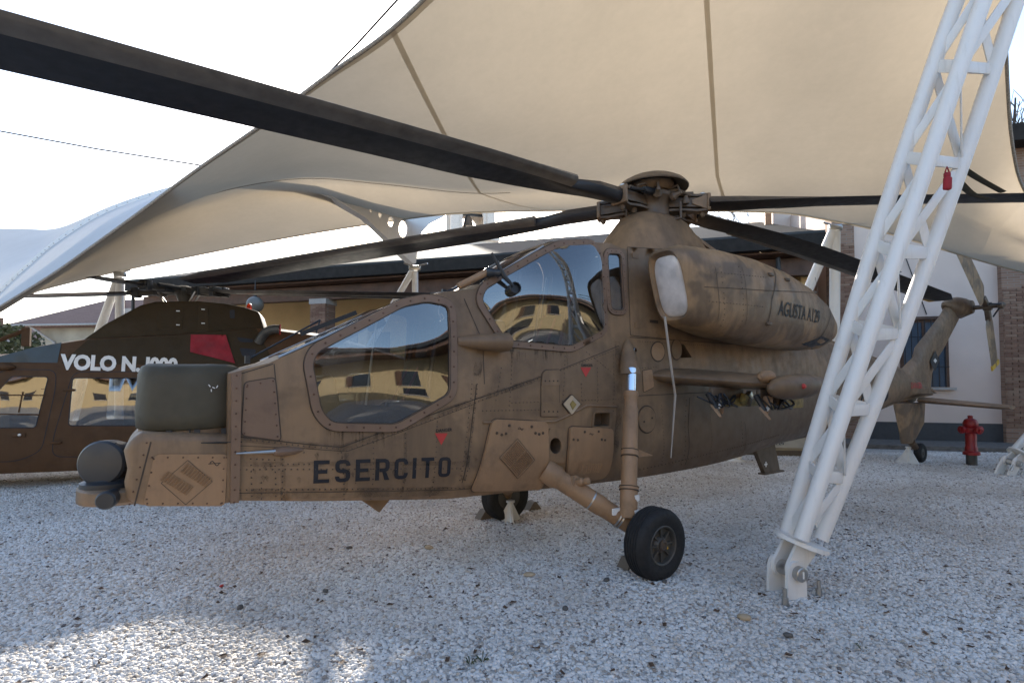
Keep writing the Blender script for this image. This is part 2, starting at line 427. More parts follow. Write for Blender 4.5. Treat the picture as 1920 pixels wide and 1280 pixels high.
# ------------------------------------------------------------------ the attack helicopter
HF = Frame((0.4827, 5.0484, 0), R(34.5))
heli = thing('attack_helicopter', 'sand brown attack helicopter with two stepped cockpits and ESERCITO on its side', 'helicopter', HF.O, PI + HF.yaw)
TOPL = [(2.90, 1.607), (2.68, 1.675), (1.75, 2.152), (1.60, 2.205), (1.43, 2.25), (1.20, 2.29), (0.41, 2.79), (0.30, 2.81), (-0.28, 2.88), (-0.43, 2.85), (-1.0, 2.87), (-1.6, 2.83), (-2.5, 2.66), (-4, 2.42), (-5, 2.26), (-6.1, 2.12), (-8.1, 1.84), (-9.6, 1.45), (-9.95, 1.40)]
BOTL = [(2.90, 0.85), (2.38, 0.78), (1.43, 0.674), (0.69, 0.655), (-0.5, 0.63), (-1.4, 0.645), (-2.85, 0.70), (-4.1, 0.745), (-5.3, 0.80), (-6.85, 1.03), (-8.25, 1.23), (-9.95, 1.33)]
_tu = [-p[0] for p in TOPL]; _tw = [p[1] for p in TOPL]; _bu = [-p[0] for p in BOTL]; _bw = [p[1] for p in BOTL]
def wtop(u): return interp(-u, _tu, _tw)
def wbot(u): return interp(-u, _bu, _bw)
def hv(u, w):
    b = interp(u, [-10, -8.5, -7, -5.3, -4, -2.5, -1, 0, 1.5, 2.5, 2.95], [.10, .17, .24, .32, .40, .51, .545, .525, .445, .395, .37])
    v1 = b - 0.10 * max(0, w - 1.5) - 0.9 * max(0, 1.0 - w) ** 2
    k = min(1, max(0, (-u - 1.6) / 3.4)); k = k * k * (3 - 2 * k)
    t0, t1 = wtop(u), wbot(u); t = min(1, abs((w - (t0 + t1) / 2) / max(0.02, (t0 - t1) / 2)))
    v2 = b * math.sqrt(max(0.0004, 1 - t ** 2.5))
    return (1 - k) * v1 + k * v2
def sk(u, w, off=0.0): return (u, hv(u, w) + off, w)
def fsk(u, w, off=0.0): return (u, -hv(u, w) - off, w)
def K(px, py): return HF.skin(px, py, hv)
def KS(*pts): return [K(*p) for p in pts]
def SV(px, py, v): return HF.sv(px, py, v)
def part(name, mb, mat, parent=heli, smooth=35, **kw): return mb.build(name, mat, parent, smooth, **kw)

FW = rounded(KS((586, 681), (596, 660), (700, 606), (757, 575), (800, 566), (840, 574), (843, 640), (842, 737), (742, 794), (622, 791), (602, 768)), 0.05)
RW = rounded(KS((902, 563), (910, 542), (1011, 483), (1050, 463), (1110, 460), (1124, 486), (1130, 616), (1069, 648), (948, 637)), 0.055)
SW = rounded(KS((1138, 476), (1163, 477), (1169, 581), (1145, 580)), 0.05)
WINS = [FW, RW, SW]
SCO = rounded(KS((1114, 774), (1143, 773), (1142, 798), (1112, 799)), .02); HOL = [K(1040 + 11 * math.cos(t), 835 + 15 * math.sin(t)) for t in [2 * PI * k / 20 for k in range(20)]]; CVT = KS((1275, 643), (1283, 646), (1297, 670), (1275, 671))
HOLES = [SCO, HOL, CVT]
outline = dens(BOTL, 0.12, False) + list(reversed(dens(TOPL, 0.1, False)))
m = MB()
for fn in (sk, fsk):
    patch(m, outline, fn, 0.0, WINS + (HOLES if fn is sk else []), None, 0.11, 0.06)
# roof strips and belly between the two sides, with openings for the two windscreens
tp = dens(TOPL, 0.1, False)
for i in range(len(tp) - 1):
    mid = (tp[i][0] + tp[i + 1][0]) / 2
    if 1.86 < mid < 2.62 or 0.50 < mid < 1.14: continue
    a, b = tp[i], tp[i + 1]
    cr_ = 0.04 if mid < 0.3 else 0.015
    R0 = [sk(*a), (a[0], hv(*a) * .5, a[1] + cr_), (a[0], -hv(*a) * .5, a[1] + cr_), fsk(*a)]
    R1 = [sk(*b), (b[0], hv(*b) * .5, b[1] + cr_), (b[0], -hv(*b) * .5, b[1] + cr_), fsk(*b)]
    m.grid([R0, R1])
bt = dens(BOTL, 0.15, False)
for i in range(len(bt) - 1):
    m.grid([[sk(*bt[i]), (bt[i][0], 0, bt[i][1] - .03), fsk(*bt[i])], [sk(*bt[i + 1]), (bt[i + 1][0], 0, bt[i + 1][1] - .03), fsk(*bt[i + 1])]])
n_ = 12
fr = [sk(2.90, 0.85 + (1.607 - 0.85) * k / n_) for k in range(n_ + 1)] + [fsk(2.90, 0.85 + (1.607 - 0.85) * k / n_) for k in range(n_, -1, -1)]
m.add(fr, [tuple(range(len(fr)))])
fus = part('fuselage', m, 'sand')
# glazing
def bulge(poly, h, fn, tilt=0.0):
    xs = [p[0] for p in poly]; ys = [p[1] for p in poly]; cx, cy = (min(xs) + max(xs)) / 2, (min(ys) + max(ys)) / 2; rx, ry = (max(xs) - min(xs)) / 2, (max(ys) - min(ys)) / 2
    def g(u, w, off): return fn(u, w, off + tilt * (cx - u) + h * max(0, 1 - ((u - cx) / rx) ** 2) * max(0, 1 - ((w - cy) / ry) ** 2))
    return g
for poly, h, fw in ((FW, 0.02, 0.058), (RW, 0.085, 0.056), (SW, 0.0, 0.05)):
    for fn, side in ((sk, 1), (fsk, -1)):
        fr_ = MB(); outer = offset_poly(poly, fw)
        patch(fr_, outer, fn, 0.014, [poly], -0.004, 0.2, 0.07)
        fo = part('window_frame', fr_, 'frame_brown')
        g = MB(); patch(g, offset_poly(poly, 0.004), bulge(poly, h, fn, 0.045 if poly is RW else 0.0), -0.004, (), None, 0.06, 0.05)
        part('window_pane', g, 'glass', fo, 80)
        if side > 0:
            sm = MB(); gk = MB()
            for a, b in ((offset_poly(poly, fw + .001), offset_poly(poly, fw + .007)), (poly, offset_poly(poly, .006))):
                patch(sm, b, fn, 0.0155 if a is poly else 0.003, [a], None, 0, 0.07)
            part('window_seal', sm, 'seam', fo)
            bl = MB(); mp = dens(offset_poly(poly, fw * .52), 0.004); acc = 0.0
            for i in range(len(mp)):
                acc += (Vector(mp[i]) - Vector(mp[i - 1])).length
                if acc > (0.112 if poly is not SW else .06): acc = 0; dome(bl, fn(*mp[i], 0.014), (0, 1, 0), 0.0085 if poly is not SW else .005, .005)
            part('frame_bolts', bl, 'rust_bolt', fo, kind='stuff')
# windscreens (sloping glass between the two sides)
def screen(u0, u1, name):
    g = MB(); us = [u0 + (u1 - u0) * k / 6 for k in range(7)]
    g.grid([[(u, s * (hv(u, wtop(u)) - .03), wtop(u) + .012 * (1 - s * s)) for s in (1, .5, 0, -.5, -1)] for u in us])
    o = part(name, g, 'glass', heli, 80)
    for s in (1, -1):
        e = MB(); e.tube([(u, s * (hv(u, wtop(u)) - .02), wtop(u) + .006) for u in us], .013, 6)
        part('screen_edge', e, 'steel', o)
    e = MB(); e.tube([(u, 0.0, wtop(u) + .014) for u in us], .012, 6); part('screen_mullion', e, 'frame_brown', o)
    return o
ws1 = screen(2.62, 1.86, 'front_windscreen'); ws2 = screen(1.14, 0.50, 'rear_windscreen')
# bright aluminium sill plates on the screen's lower corner
m = MB(); us = [2.60, 2.45, 2.25, 2.1]
m.grid([[(u, hv(u, wtop(u)) - .01, wtop(u) + .016), (u, hv(u, wtop(u)) - .11, wtop(u) + .03)] for u in us]); part('screen_plate', m, 'chrome', ws1, 60)
# wipers
for (p0, p1, v) in (((460, 678), (650, 552), .10), ((596, 0), (0, 0), 0)):
    if p1 == (0, 0): continue
    m = MB(); a = SV(464, 674, v); b = SV(600, 600, v); c = SV(640, 568, v)
    m.tube([(a[0], v, a[1]), (b[0], v, b[1])], .007, 6); m.bbox((a[0], v, a[1]), (.03, .03, .05))
    w1 = part('wiper', m, 'slate_black', ws1)
    m = MB(); m.bbox(((b[0] + 2.2) / 2, v + .04, b[1] - .02), (.42, .02, .03), Matrix.Rotation(R(25), 3, 'Y')); m.tube([(b[0], v, b[1]), (2.35, v + .07, 1.9)], .006, 5); part('wiper_blade', m, 'black', w1)
m = MB(); a = SV(832, 548, .15); b = SV(950, 505, .15); m.tube([(a[0], .15, a[1]), (b[0], .15, b[1])], .008, 6); m.bbox((a[0], .15, a[1]), (.03, .03, .05)); part('wiper', m, 'slate_black', ws2)
# cockpit interior
m = MB(); m.box((-.22, -.36, .92), (2.6, .36, .95)); m.box((1.28, -.36, .95), (1.33, .36, 2.02)); m.box((-.25, -.38, .95), (-.20, .38, 2.72))
for s in (1, -1):
    P = [(2.55, 1.45), (1.5, 1.34), (1.0, 1.62), (-.2, 1.78), (-.2, .95), (2.55, .95)]
    m.prism(P, lambda x, y, d: (x, s * (d if x < 1.2 else d - .05), y), .37, .39)
part('cockpit_tub', m, 'interior')
def seat(u, w0, hb):
    m = MB(); m.bbox((u, 0, w0), (.42, .44, .10), None, .03)
    m.bbox((u - .24, 0, w0 + hb / 2), (.10, .42, hb), Matrix.Rotation(R(-12), 3, 'Y'), .03)
    o = part('seat', m, 'seat_green')
    m = MB(); m.bbox((u - .30 - .06, 0, w0 + hb + .08), (.09, .24, .16), Matrix.Rotation(R(-12), 3, 'Y'), .03); part('headrest', m, 'interior', o)
    for s in (-.1, .1):
        m = MB(); m.tube([(u - .28, s, w0 + hb), (u - .14, s * 1.1, w0 + hb * .55), (u + .02, s * .8, w0 + .08)], .022, 6, True, .35); part('harness', m, 'harness', o)
    return o
seat(1.80, 1.12, .62); seat(0.42, 1.50, .70)
m = MB(); m.bbox((2.32, 0, 1.33), (.26, .60, .52), Matrix.Rotation(R(14), 3, 'Y'), .04); m.bbox((2.14, .18, 1.28), (.10, .2, .3), None, .02); m.tube([(2.1, .30, 1.05), (2.04, .30, 1.32)], .02, 8)
part('instrument_panel', m, 'interior_panel')
m = MB(); m.bbox((1.13, 0, 1.86), (.24, .58, .50), Matrix.Rotation(R(10), 3, 'Y'), .05); m.bbox((.95, .1, 1.62), (.12, .3, .3), None, .02); part('instrument_panel', m, 'interior_panel')
m = MB(); a = (2.43, .24, 1.70); b = (2.02, .22, 1.96); m.tube([a, b], .022, 8); o = part('sight_tube', m, 'tube_pink'); m = MB(); m.bbox((1.95, .22, 1.99), (.14, .10, .10), Matrix.Rotation(R(30), 3, 'Y'), .03); part('sight_eyepiece', m, 'interior_panel', o)
for (u, w0, w1, v) in ((1.50, 1.2, 2.05, .26), (1.50, 1.2, 2.05, -.26), (.06, 1.6, 2.62, .26), (.06, 1.6, 2.62, -.26)):
    m = MB(); m.tube([(u + .08, v, w0), (u - .06, v * .8, w1)], .02, 8); part('seat_rail', m, 'slate_black')
for (u, w) in ((2.02, 1.55), (.86, 2.02)):
    m = MB(); m.bbox((u, .12, w), (.16, .16, .14), None, .03); m.tube([(u, .2, w - .3), (u, .16, w)], .018, 8); m.bbox((u - .1, .27, w - .28), (.05, .06, .16), None, .02); part('control_grip', m, 'black')
m = MB(); m.bbox((1.62, .30, 1.36), (.55, .07, .12), None, .02); part('side_console', m, 'interior_panel'); m = MB(); m.bbox((.35, .32, 1.80), (.7, .07, .12), None, .02); part('side_console', m, 'interior_panel')
m = MB(); m.tube([(2.08, .33, 1.14), (1.98, .33, 1.98)], .009, 6); part('canopy_strut', m, 'steel')
m = MB(); m.tube([(.62, .33, 1.72), (.50, .33, 2.35)], .012, 6); part('canopy_strut', m, 'slate_black')
m = MB(); m.lathe((2.08, .34, 1.14), (0, 1, 0), [(.022, 0), (.022, .01)], 12); part('strut_knob', m, 'label_white')
m = MB(); m.tube([(.08, .25, 2.40), (.30, .28, 1.75)], .025, 6, True, .5); part('harness', m, 'harness')

# --- nose box, sight, turret
def bevprism(poly, v0, v1, bev, seg=2):
    bm = bmesh.new(); a = [bm.verts.new((x, v0, y)) for x, y in poly]; b = [bm.verts.new((x, v1, y)) for x, y in poly]; n = len(poly)
    bm.faces.new(a); bm.faces.new(b)
    for i in range(n): bm.faces.new((a[i], a[(i + 1) % n], b[(i + 1) % n], b[i]))
    bmesh.ops.recalc_face_normals(bm, faces=bm.faces)
    ed = [e for e in bm.edges if e.calc_face_angle(0) > R(40)]
    bmesh.ops.bevel(bm, geom=ed, offset=bev, segments=seg, profile=0.5, affect='EDGES', clamp_overlap=True)
    bm.verts.index_update(); mb = MB(); mb.add([v.co.copy() for v in bm.verts], [[v.index for v in f.verts] for f in bm.faces]); bm.free(); return mb
NV = 0.36
nb = [SV(*p, NV) for p in ((441, 946), (256, 951), (236, 936), (232, 905), (238, 880), (231, 846), (242, 822), (266, 810), (441, 814))]
nose = part('nose_box', bevprism(nb, -NV, NV, 0.05, 3), 'sand', smooth=50)
def nosefn(u, w, off): return (u, NV + off, w)
pn = rounded([SV(*p, NV) for p in ((290, 851), (427, 851), (421, 948), (268, 948))], 0.03)
m = MB(); patch(m, pn, nosefn, .008, (), -.002, .3, .1); npan = part('access_panel', m, 'sand_panel', nose)
def louvres(rect, n, fn, parent, ang, w0, l0, mat='seam'):
    """slots cut as small raised lips on a panel: rect centre in uw"""
    for k in range(n):
        t = (k - (n - 1) / 2)
        cx = rect[0] + math.cos(ang) * w0 * t; cy = rect[1] + math.sin(ang) * w0 * t
        ax, ay = -math.sin(ang) * l0 / 2, math.cos(ang) * l0 / 2; bx, by = math.cos(ang) * w0 * .28, math.sin(ang) * w0 * .28
        m = MB(); q = [(cx - ax - bx, cy - ay - by), (cx + ax - bx, cy + ay - by), (cx + ax + bx, cy + ay + by), (cx - ax + bx, cy - ay + by)]
        m.add([fn(*q[0], .004), fn(*q[1], .004), fn(*q[2], .011), fn(*q[3], .011), fn(*q[2], .001), fn(*q[3], .001)], [(0, 1, 2, 3), (2, 4, 5, 3), (0, 3, 5), (1, 4, 2)])
        part('louvre', m, mat, parent, 0)
def seamline(parent, pts, fn, w=.006, off=.002, mat='seam', name='panel_seam'):
    m = MB(); P = dens(pts, .06, False)
    for q in stroke(P, w): m.add([fn(*p, off) for p in q], [(0, 1, 2, 3)])
    return part(name, m, mat, parent, 0)
def rivets(lines, fn, nrm, sp=.045, r=.0045, parent=None, mat='rivet', name='rivets'):
    m = MB()
    for ln in lines:
        L = sum((Vector(ln[i + 1]) - Vector(ln[i])).length for i in range(len(ln) - 1)); n = max(1, int(L / sp))
        P = dens(ln, max(.002, sp), False)
        for p in P: dome(m, fn(*p, .001), nrm, r)
    return part(name, m, mat, parent or heli, 0, kind='stuff')
NVP = lambda *pts: [SV(*p, NV) for p in pts]
c1 = NVP((332, 905))[0]; c2 = NVP((368, 890))[0]
louvres(c1, 10, lambda u, w, o: nosefn(u, w, o + .008), npan, R(39), .017, .055, 'sand_panel'); louvres(c2, 10, lambda u, w, o: nosefn(u, w, o + .008), npan, R(39), .017, .055, 'sand_panel')
seamline(npan, NVP((302, 905), (352, 862), (398, 902), (348, 945), (302, 905)), nosefn, .003, .0095)
def sine_mark(parent, c, s, fn, off):
    m = MB(); P = [(c[0] - s * (t / 16 - .5) * 1.5, c[1] + s * .42 * math.sin(2 * PI * t / 16)) for t in range(17)]
    for q in stroke(P, s * .12): m.add([fn(*p, off) for p in q], [(0, 1, 2, 3)])
    for q in stroke([(c[0] - s * .95, c[1]), (c[0] + s * .95, c[1])], s * .11): m.add([fn(*p, off + .0006) for p in q], [(0, 1, 2, 3)])
    return part('wave_mark', m, 'ink', parent, 0)
sine_mark(npan, NVP((402, 868))[0], .034, nosefn, .0092)
rivets([NVP((285, 857), (425, 857)), NVP((420, 857), (416, 942)), NVP((414, 943), (276, 943)), NVP((275, 935), (288, 860))], lambda u, w, o: nosefn(u, w, .008), (0, 1, 0), .07, .006, npan, 'rust_bolt', 'panel_bolts')
seamline(nose, NVP((283, 828), (252, 948)), nosefn, .008)
rivets([NVP((275, 830), (243, 945)), NVP((436, 825), (432, 940))], nosefn, (0, 1, 0), .07, .006, nose, 'rust_bolt', 'nose_bolts')
# shelf and turret
a = SV(138, 932, .10); sh = MB(); cu_ = 3.38; wl, wh = SV(190, 950, .25)[1], SV(190, 918, .2)[1]
ring = [(3.2, .30)] + [(cu_ + .05 + (a[0] - cu_ - .05) * math.sin(t), .30 * math.cos(t)) for t in [k * PI / 12 for k in range(13)]] + [(3.2, -.30)]
sh.loft([[(x * 1.0, y * .9, wl) for x, y in ring], [(x, y, wl + .02) for x, y in ring], [(x, y, wh - .01) for x, y in ring], [(x - .01, y * .95, wh) for x, y in ring]]); shelf = part('chin_shelf', sh, 'sand', nose)
tc = SV(190, 868, .14); tr = 0.128
tur = MB(); ax = Vector((.45, .88, .05))
tur.lathe(Vector((tc[0], .14, tc[1])) - ax * .02, ax, [(.06, -.17), (.11, -.15), (tr * .98, -.08), (tr, 0), (tr * .99, .02), (tr * .90, .033), (tr * .55, .042), (.01, .045)], 36)
turret = part('sensor_turret', tur, 'slate_black', nose)
m = MB(); m.lathe((tc[0] - .05, .06, wh - .005), (0, 0, 1), [(.155, 0), (.155, .03), (.12, .045), (.10, .08), (.085, .10)], 28); part('turret_base', m, 'slate_black', turret)
m = MB()
for k in range(9):
    t = 2 * PI * k / 9; x = ax.normalized().cross(Vector((0, 0, 1))).normalized(); y = ax.normalized().cross(x)
    m.lathe(Vector((tc[0], .14, tc[1])) + (x * math.cos(t) + y * math.sin(t)) * tr * .99 - ax * .01, (x * math.cos(t) + y * math.sin(t)), [(.005, 0), (.004, .004)], 6)
part('turret_bolts', m, 'black', turret, kind='stuff')
kn = SV(213, 936, .36); m = MB(); m.lathe((kn[0], .24, kn[1]), (.25, .97, 0), [(.042, 0), (.042, .09), (.048, .092), (.048, .135), (.04, .145)], 24); part('lamp_housing', m, 'slate_black', nose)
# fabric covered sight
sl, sr_ = SV(258, 750, 0), SV(430, 750, 0); su0 = (sl[0] + sr_[0]) / 2 - .03
wb_, wt_ = SV(345, 812, .15)[1], SV(345, 683, .1)[1]
def sup(cu, a, b, w, p=3.2, n=40, tw=0.0):
    out = []
    for k in range(n):
        t = 2 * PI * k / n; c, s = math.cos(t), math.sin(t)
        x = a * math.copysign(abs(c) ** (2 / p), c); y = b * math.copysign(abs(s) ** (2 / p), s)
        f = 1 + .010 * math.sin(9 * t + w * 9) + .008 * math.sin(17 * t - w * 23)
        out.append((cu + x * f, y * f, w + .006 * math.sin(3 * t + 1)))
    return out
hh = wt_ - wb_
m = MB(); A_, B_ = .285, .305
m.loft([sup(su0, A_ * .93, B_ * .93, wb_ + hh * .06), sup(su0, A_, B_, wb_ + hh * .10), sup(su0, A_ * 1.0, B_ * 1.01, wb_ + hh * .3), sup(su0, A_ * .985, B_ * .99, wb_ + hh * .6), sup(su0, A_ * .97, B_ * .97, wb_ + hh * .84), sup(su0, A_ * .92, B_ * .92, wb_ + hh * .95), sup(su0, A_ * .8, B_ * .8, wb_ + hh * .99), sup(su0, A_ * .4, B_ * .4, wb_ + hh * 1.0)])
cov = part('sight_cover', m, 'olive_cloth', nose, 60)
m = MB(); m.loft([sup(su0, A_ * .95, B_ * .95, wb_ - .03), sup(su0, A_ * .95, B_ * .95, wb_ + hh * .09)]); part('sight_base', m, 'sand', nose)
m = MB(); p0 = (su0 + .02, B_ * .985, wb_ + .03); m.tube([p0, (su0 + .01, B_ + .01, wb_ - .01), (su0 - .04, B_ + .05, wb_ - .045), (su0 - .25, B_ + .07, wb_ - .05)], .008, 6, True, .6); part('cover_strap', m, 'black', cov)
for k in (-.16, -.02, .12):
    m = MB(); m.bbox((su0 + k, B_ * .96 + .005, wb_ + .012), (.03, .015, .04)); part('cover_clip', m, 'slate_black', cov)
m = MB()
for k_, (dx, dz) in enumerate(((0, 0), (.022, .012), (.012, -.016), (-.018, .006))): m.bbox((su0 - .10 + dx, B_ * 1.0 + .004, wb_ + hh * .66 + dz), (.016, .003, .005), Matrix.Rotation(R(-25 - 30 * k_), 3, 'Y'))
part('scuff_mark', m, 'label_white', cov)
# --- front bulkhead flange and side panels
def panel(px, name, mat, th=.008, r=.03, seam=True, parent=heli):
    poly = rounded(KS(*px), r); m = MB(); patch(m, poly, sk, th, (), -.003, .15, .08); o = part(name, m, mat, parent)
    if seam:
        s = MB(); patch(s, offset_poly(poly, .007), sk, .0025, [poly], None, 0, .07); part('panel_gap', s, 'seam', o, 0)
    return o
m = MB(); patch(m, KS((433, 700), (452, 694), (447, 941), (431, 942)), sk, .022, (), -.01, .15, .08); fl = part('bulkhead_flange', m, 'frame_brown')
rivets([KS((443, 704), (438, 940))], lambda u, w, o: sk(u, w, .022), (0, 1, 0), .075, .007, fl, 'rust_bolt', 'flange_bolts')
ap = panel([(459, 717), (515, 708), (526, 825), (453, 815)], 'access_panel', 'frame_brown', .006, .025)
rivets([KS((464, 722), (512, 714), (520, 818)), KS((458, 812), (463, 725))], lambda u, w, o: sk(u, w, .006), (0, 1, 0), .07, .0065, ap, 'rust_bolt', 'panel_bolts')
seamline(heli, KS((453, 700), (512, 682)), sk); seamline(heli, KS((514, 682), (524, 826)), sk)
seamline(heli, KS((446, 818), (580, 833), (640, 838), (742, 800), (880, 752), (1040, 697), (1160, 648)), sk, .007)
seamline(heli, KS((446, 835), (580, 841), (650, 846), (750, 810), (890, 757)), sk, .004)
rivets([KS((470, 824), (580, 837), (645, 842)), KS((650, 845), (880, 760)), KS((890, 755), (1155, 655)), KS((895, 720), (872, 900)), KS((885, 720), (862, 900)), KS((530, 850), (528, 935)), KS((450, 918), (870, 915)), KS((450, 880), (880, 878)), KS((490, 905), (490, 935)), KS((960, 755), (1160, 748)), KS((1120, 690), (1120, 760)), KS((1150, 665), (1150, 770)), KS((1090, 720), (1090, 765)), KS((460, 846), (570, 848)), KS((640, 848), (645, 935)), KS((940, 690), (930, 750)), KS((700, 830), (695, 935)), KS((760, 812), (752, 930)), KS((820, 790), (806, 930)), KS((905, 770), (1010, 768)), KS((920, 740), (1000, 712)), KS((960, 662), (955, 760)), KS((1060, 660), (1056, 740)), KS((1100, 660), (1150, 700)), KS((470, 860), (515, 862)), KS((470, 860), (472, 930)), KS((515, 862), (517, 930)), KS((540, 870), (580, 870)), KS((1190, 480), (1190, 620)), KS((1215, 480), (1245, 610)), KS((1195, 500), (1245, 503)), KS((1200, 560), (1250, 565)), KS((1200, 640), (1330, 648)), KS((1200, 690), (1230, 688)), KS((1240, 760), (1240, 870)), KS((1330, 750), (1330, 855))], sk, (0, 1, 0), .036, .0052)
seamline(heli, KS((440, 924), (850, 918), (1000, 905)), sk, .005)
seamline(heli, KS((893, 720), (866, 905)), sk, .008)
# frame seam under the rear cockpit
seamline(heli, KS((870, 560), (905, 640), (908, 720)), sk, .008)
# rear door panel behind the small window, engine deck panel
dp = panel([(1176, 464), (1300, 472), (1300, 640), (1182, 628)], 'engine_door', 'sand', .006, .01)
for (x, y) in ((1190, 480), (1195, 610)):
    p = K(x, y); m = MB(); m.bbox((p[0], hv(*p) + .010, p[1]), (.09, .008, .05)); part('latch', m, 'sand', dp)
lbl = K(1225, 603); m = MB(); m.bbox((lbl[0], hv(*lbl) + .008, lbl[1]), (.12, .003, .03)); part('stencil_label', m, 'seam', dp)
# soot and run-off along the joints and under the windows
def grime(lines, wd, off=.0022):
    m = MB()
    for ln in lines:
        for q in stroke(dens(KS(*ln), .06, False), wd): m.add([sk(*p, off) for p in q], [(0, 1, 2, 3)])
    return part('grime_streaks', m, 'grime', heli, 0, kind='stuff')
grime([[(446, 820), (580, 835), (640, 840), (742, 802), (880, 754), (1040, 699)], [(893, 700), (868, 900)]], .045)
grime([[(905, 640), (893, 705)], [(440, 926), (850, 920), (1000, 907)], [(1157, 640), (1160, 780), (1150, 860)]], .07, .0027)
grime([[(455, 870), (880, 868)], [(530, 850), (529, 935)], [(650, 848), (646, 930)], [(760, 812), (752, 925)]], .03, .0031)
_r = random.Random(21); m = MB()
for k in range(46):
    x = _r.uniform(610, 750) if k < 26 else _r.uniform(950, 1085); y = (800 + _r.uniform(0, 4)) if x < 760 and k < 26 else 652 + _r.uniform(0, 5)
    if k < 26 and x > 735: y -= (x - 735) * .5
    L = _r.uniform(8, 42); wd = _r.uniform(1.2, 4); P = KS((x - wd, y), (x + wd, y), (x + wd * .2, y + L)); m.add([sk(*p, .0036 + k * .00001) for p in P], [(0, 1, 2)])
for k in range(60):
    x = _r.uniform(450, 1130); y = _r.uniform(845, 905); s_ = _r.uniform(1.5, 5); P = KS((x - s_, y), (x, y - s_ * .8), (x + s_, y), (x + s_ * .3, y + s_ * _r.uniform(1, 4))); m.add([sk(*p, .0042 + k * .00001) for p in P], [(0, 1, 2, 3)])
part('run_off_stains', m, 'grime', heli, 0, kind='stuff')
# --- lettering
def word(px0, px1, hpx, text, mat, t=.17, w=.6, gap=.22):
    a = K(*px0); b = K(*px1)
    adv = []; x = 0
    for ch in text: adv.append(x); x += (t if ch == 'I' else w) + gap
    x -= gap; sx = (b[0] - a[0]) / x; hgt = K(px0[0], px0[1] - hpx)[1] - a[1]; sl = (b[1] - a[1]) / (b[0] - a[0])
    for ch, x0 in zip(text, adv):
        m = MB()
        for poly in glyph(ch, t, w):
            pts = [(a[0] + (x0 + gx) * sx, a[1] + (x0 + gx) * sx * sl + gy * hgt) for gx, gy in poly]
            if len(pts) == 4: m.add([sk(*p, .0045) for p in pts], [(0, 1, 2, 3)])
            else:
                P, T = tri2d(pts); m.add([sk(*p, .0045) for p in P], T)
        part('letter', m, mat, heli, 0, label='letter %s of the black ESERCITO lettering' % ch)
word((587, 906), (843, 893), 43, 'ESERCITO', 'ink')
def textpatch(parent, body, o, du, dw, size, fn, off, mat, name='lettering', bold=0.0, shear=0.0, spacing=1.0, xs=1.0):
    """lettering laid on a surface from point o along direction (du,dw)"""
    P, Fc, W = text2d(body, size, bold, shear, spacing); m = MB(); d = Vector((du, dw)).normalized(); q = Vector((-d.y, d.x))
    if q.y < 0: q = -q
    m.add([fn(o[0] + d.x * x * xs + q.x * y, o[1] + d.y * x * xs + q.y * y, off) for x, y in P], Fc); return part(name, m, mat, parent, 0)
for (x, y, s) in ((827, 822, 12), (1098, 697, 10)):
    P = KS((x - s, y - s * .85), (x + s, y - s * .85), (x, y + s)); m = MB(); m.add([sk(*p, .004) for p in P], [(0, 1, 2)]); t_ = part('danger_triangle', m, 'decal_red', heli, 0, label='red danger triangle')
    o = K(x - s * .85, y - s * 1.0); textpatch(t_, 'DANGER', o, -1, 0.02, .032, sk, .004, 'ink', 'danger_lettering', .0006)
# --- two big louvred doors, vent, diamond aerial, scoop, hinge
d1 = panel([(921, 785), (1024, 790), (1012, 917), (880, 921)], 'gear_bay_door', 'sand_panel', .03, .05)
dsk = lambda u, w, o: sk(u, w, .03 + o)
dm = rounded(KS((966, 821), (998, 861), (966, 896), (932, 857)), .005)
m = MB(); patch(m, dm, dsk, .003, (), None, .15, .1); dg_ = part('louvre_plate', m, 'sand_panel', d1); cdm = K(966, 859)
ua, wa = K(949, 839); ub, wb2 = K(966, 859)
for k in range(14):
    t = (k + .5) / 14; e0 = Vector(K(932, 857)).lerp(Vector(K(966, 821)), t * .96 + .02); e1 = Vector(K(966, 896)).lerp(Vector(K(998, 861)), t * .96 + .02); e0, e1 = e0.lerp(e1, .05), e1.lerp(e0, .05)
    for (s0, s1) in ((0, .47), (.53, 1)):
        a, b = e0.lerp(e1, s0), e0.lerp(e1, s1); m = MB(); q = stroke([tuple(a), tuple(b)], .008)[0]; m.add([dsk(*q[0], .011), dsk(*q[1], .011), dsk(*q[2], .0035), dsk(*q[3], .0035)], [(0, 1, 2, 3)]); m.add([dsk(*q[0], .011), dsk(*q[1], .011), dsk(*q[1], .0), dsk(*q[0], .0)], [(0, 1, 2, 3)]); part('louvre', m, 'sand_panel', d1, 0)
seamline(d1, dm + [dm[0]], dsk, .004, .004)
sine_mark(d1, K(972, 803), .03, dsk, .003)
m = MB()
for x, y in ((928, 811), (937, 814), (945, 812), (1000, 811), (1007, 813), (1014, 811), (951, 797), (993, 799)): dome(m, dsk(*K(x, y), 0), (0, 1, 0), .014, .006)
part('door_fasteners', m, 'rivet', d1, kind='stuff')
d2 = panel([(1066, 799), (1146, 803), (1138, 884), (1128, 896), (1056, 908), (1062, 860)], 'gear_bay_door', 'sand_panel', .03, .04)
sine_mark(d2, K(1104, 813), .026, dsk, .003)
m = MB(); patch(m, rounded(KS((1083, 866), (1124, 864), (1120, 887), (1078, 891)), .005), dsk, .003, (), None, .2, .1); gp = part('louvre_plate', m, 'sand_panel', d2)
for k in range(9):
    t = (k + .5) / 9; a = Vector(K(1081, 890)).lerp(Vector(K(1119, 886)), t); b = Vector(K(1085, 867)).lerp(Vector(K(1123, 865)), t); m = MB(); q = stroke([tuple(a.lerp(b, .08)), tuple(a.lerp(b, .92) - Vector((.012, 0)))], .008)[0]; m.add([dsk(*q[0], .011), dsk(*q[1], .011), dsk(*q[2], .0035), dsk(*q[3], .0035)], [(0, 1, 2, 3)]); part('louvre', m, 'sand_panel', d2, 0)
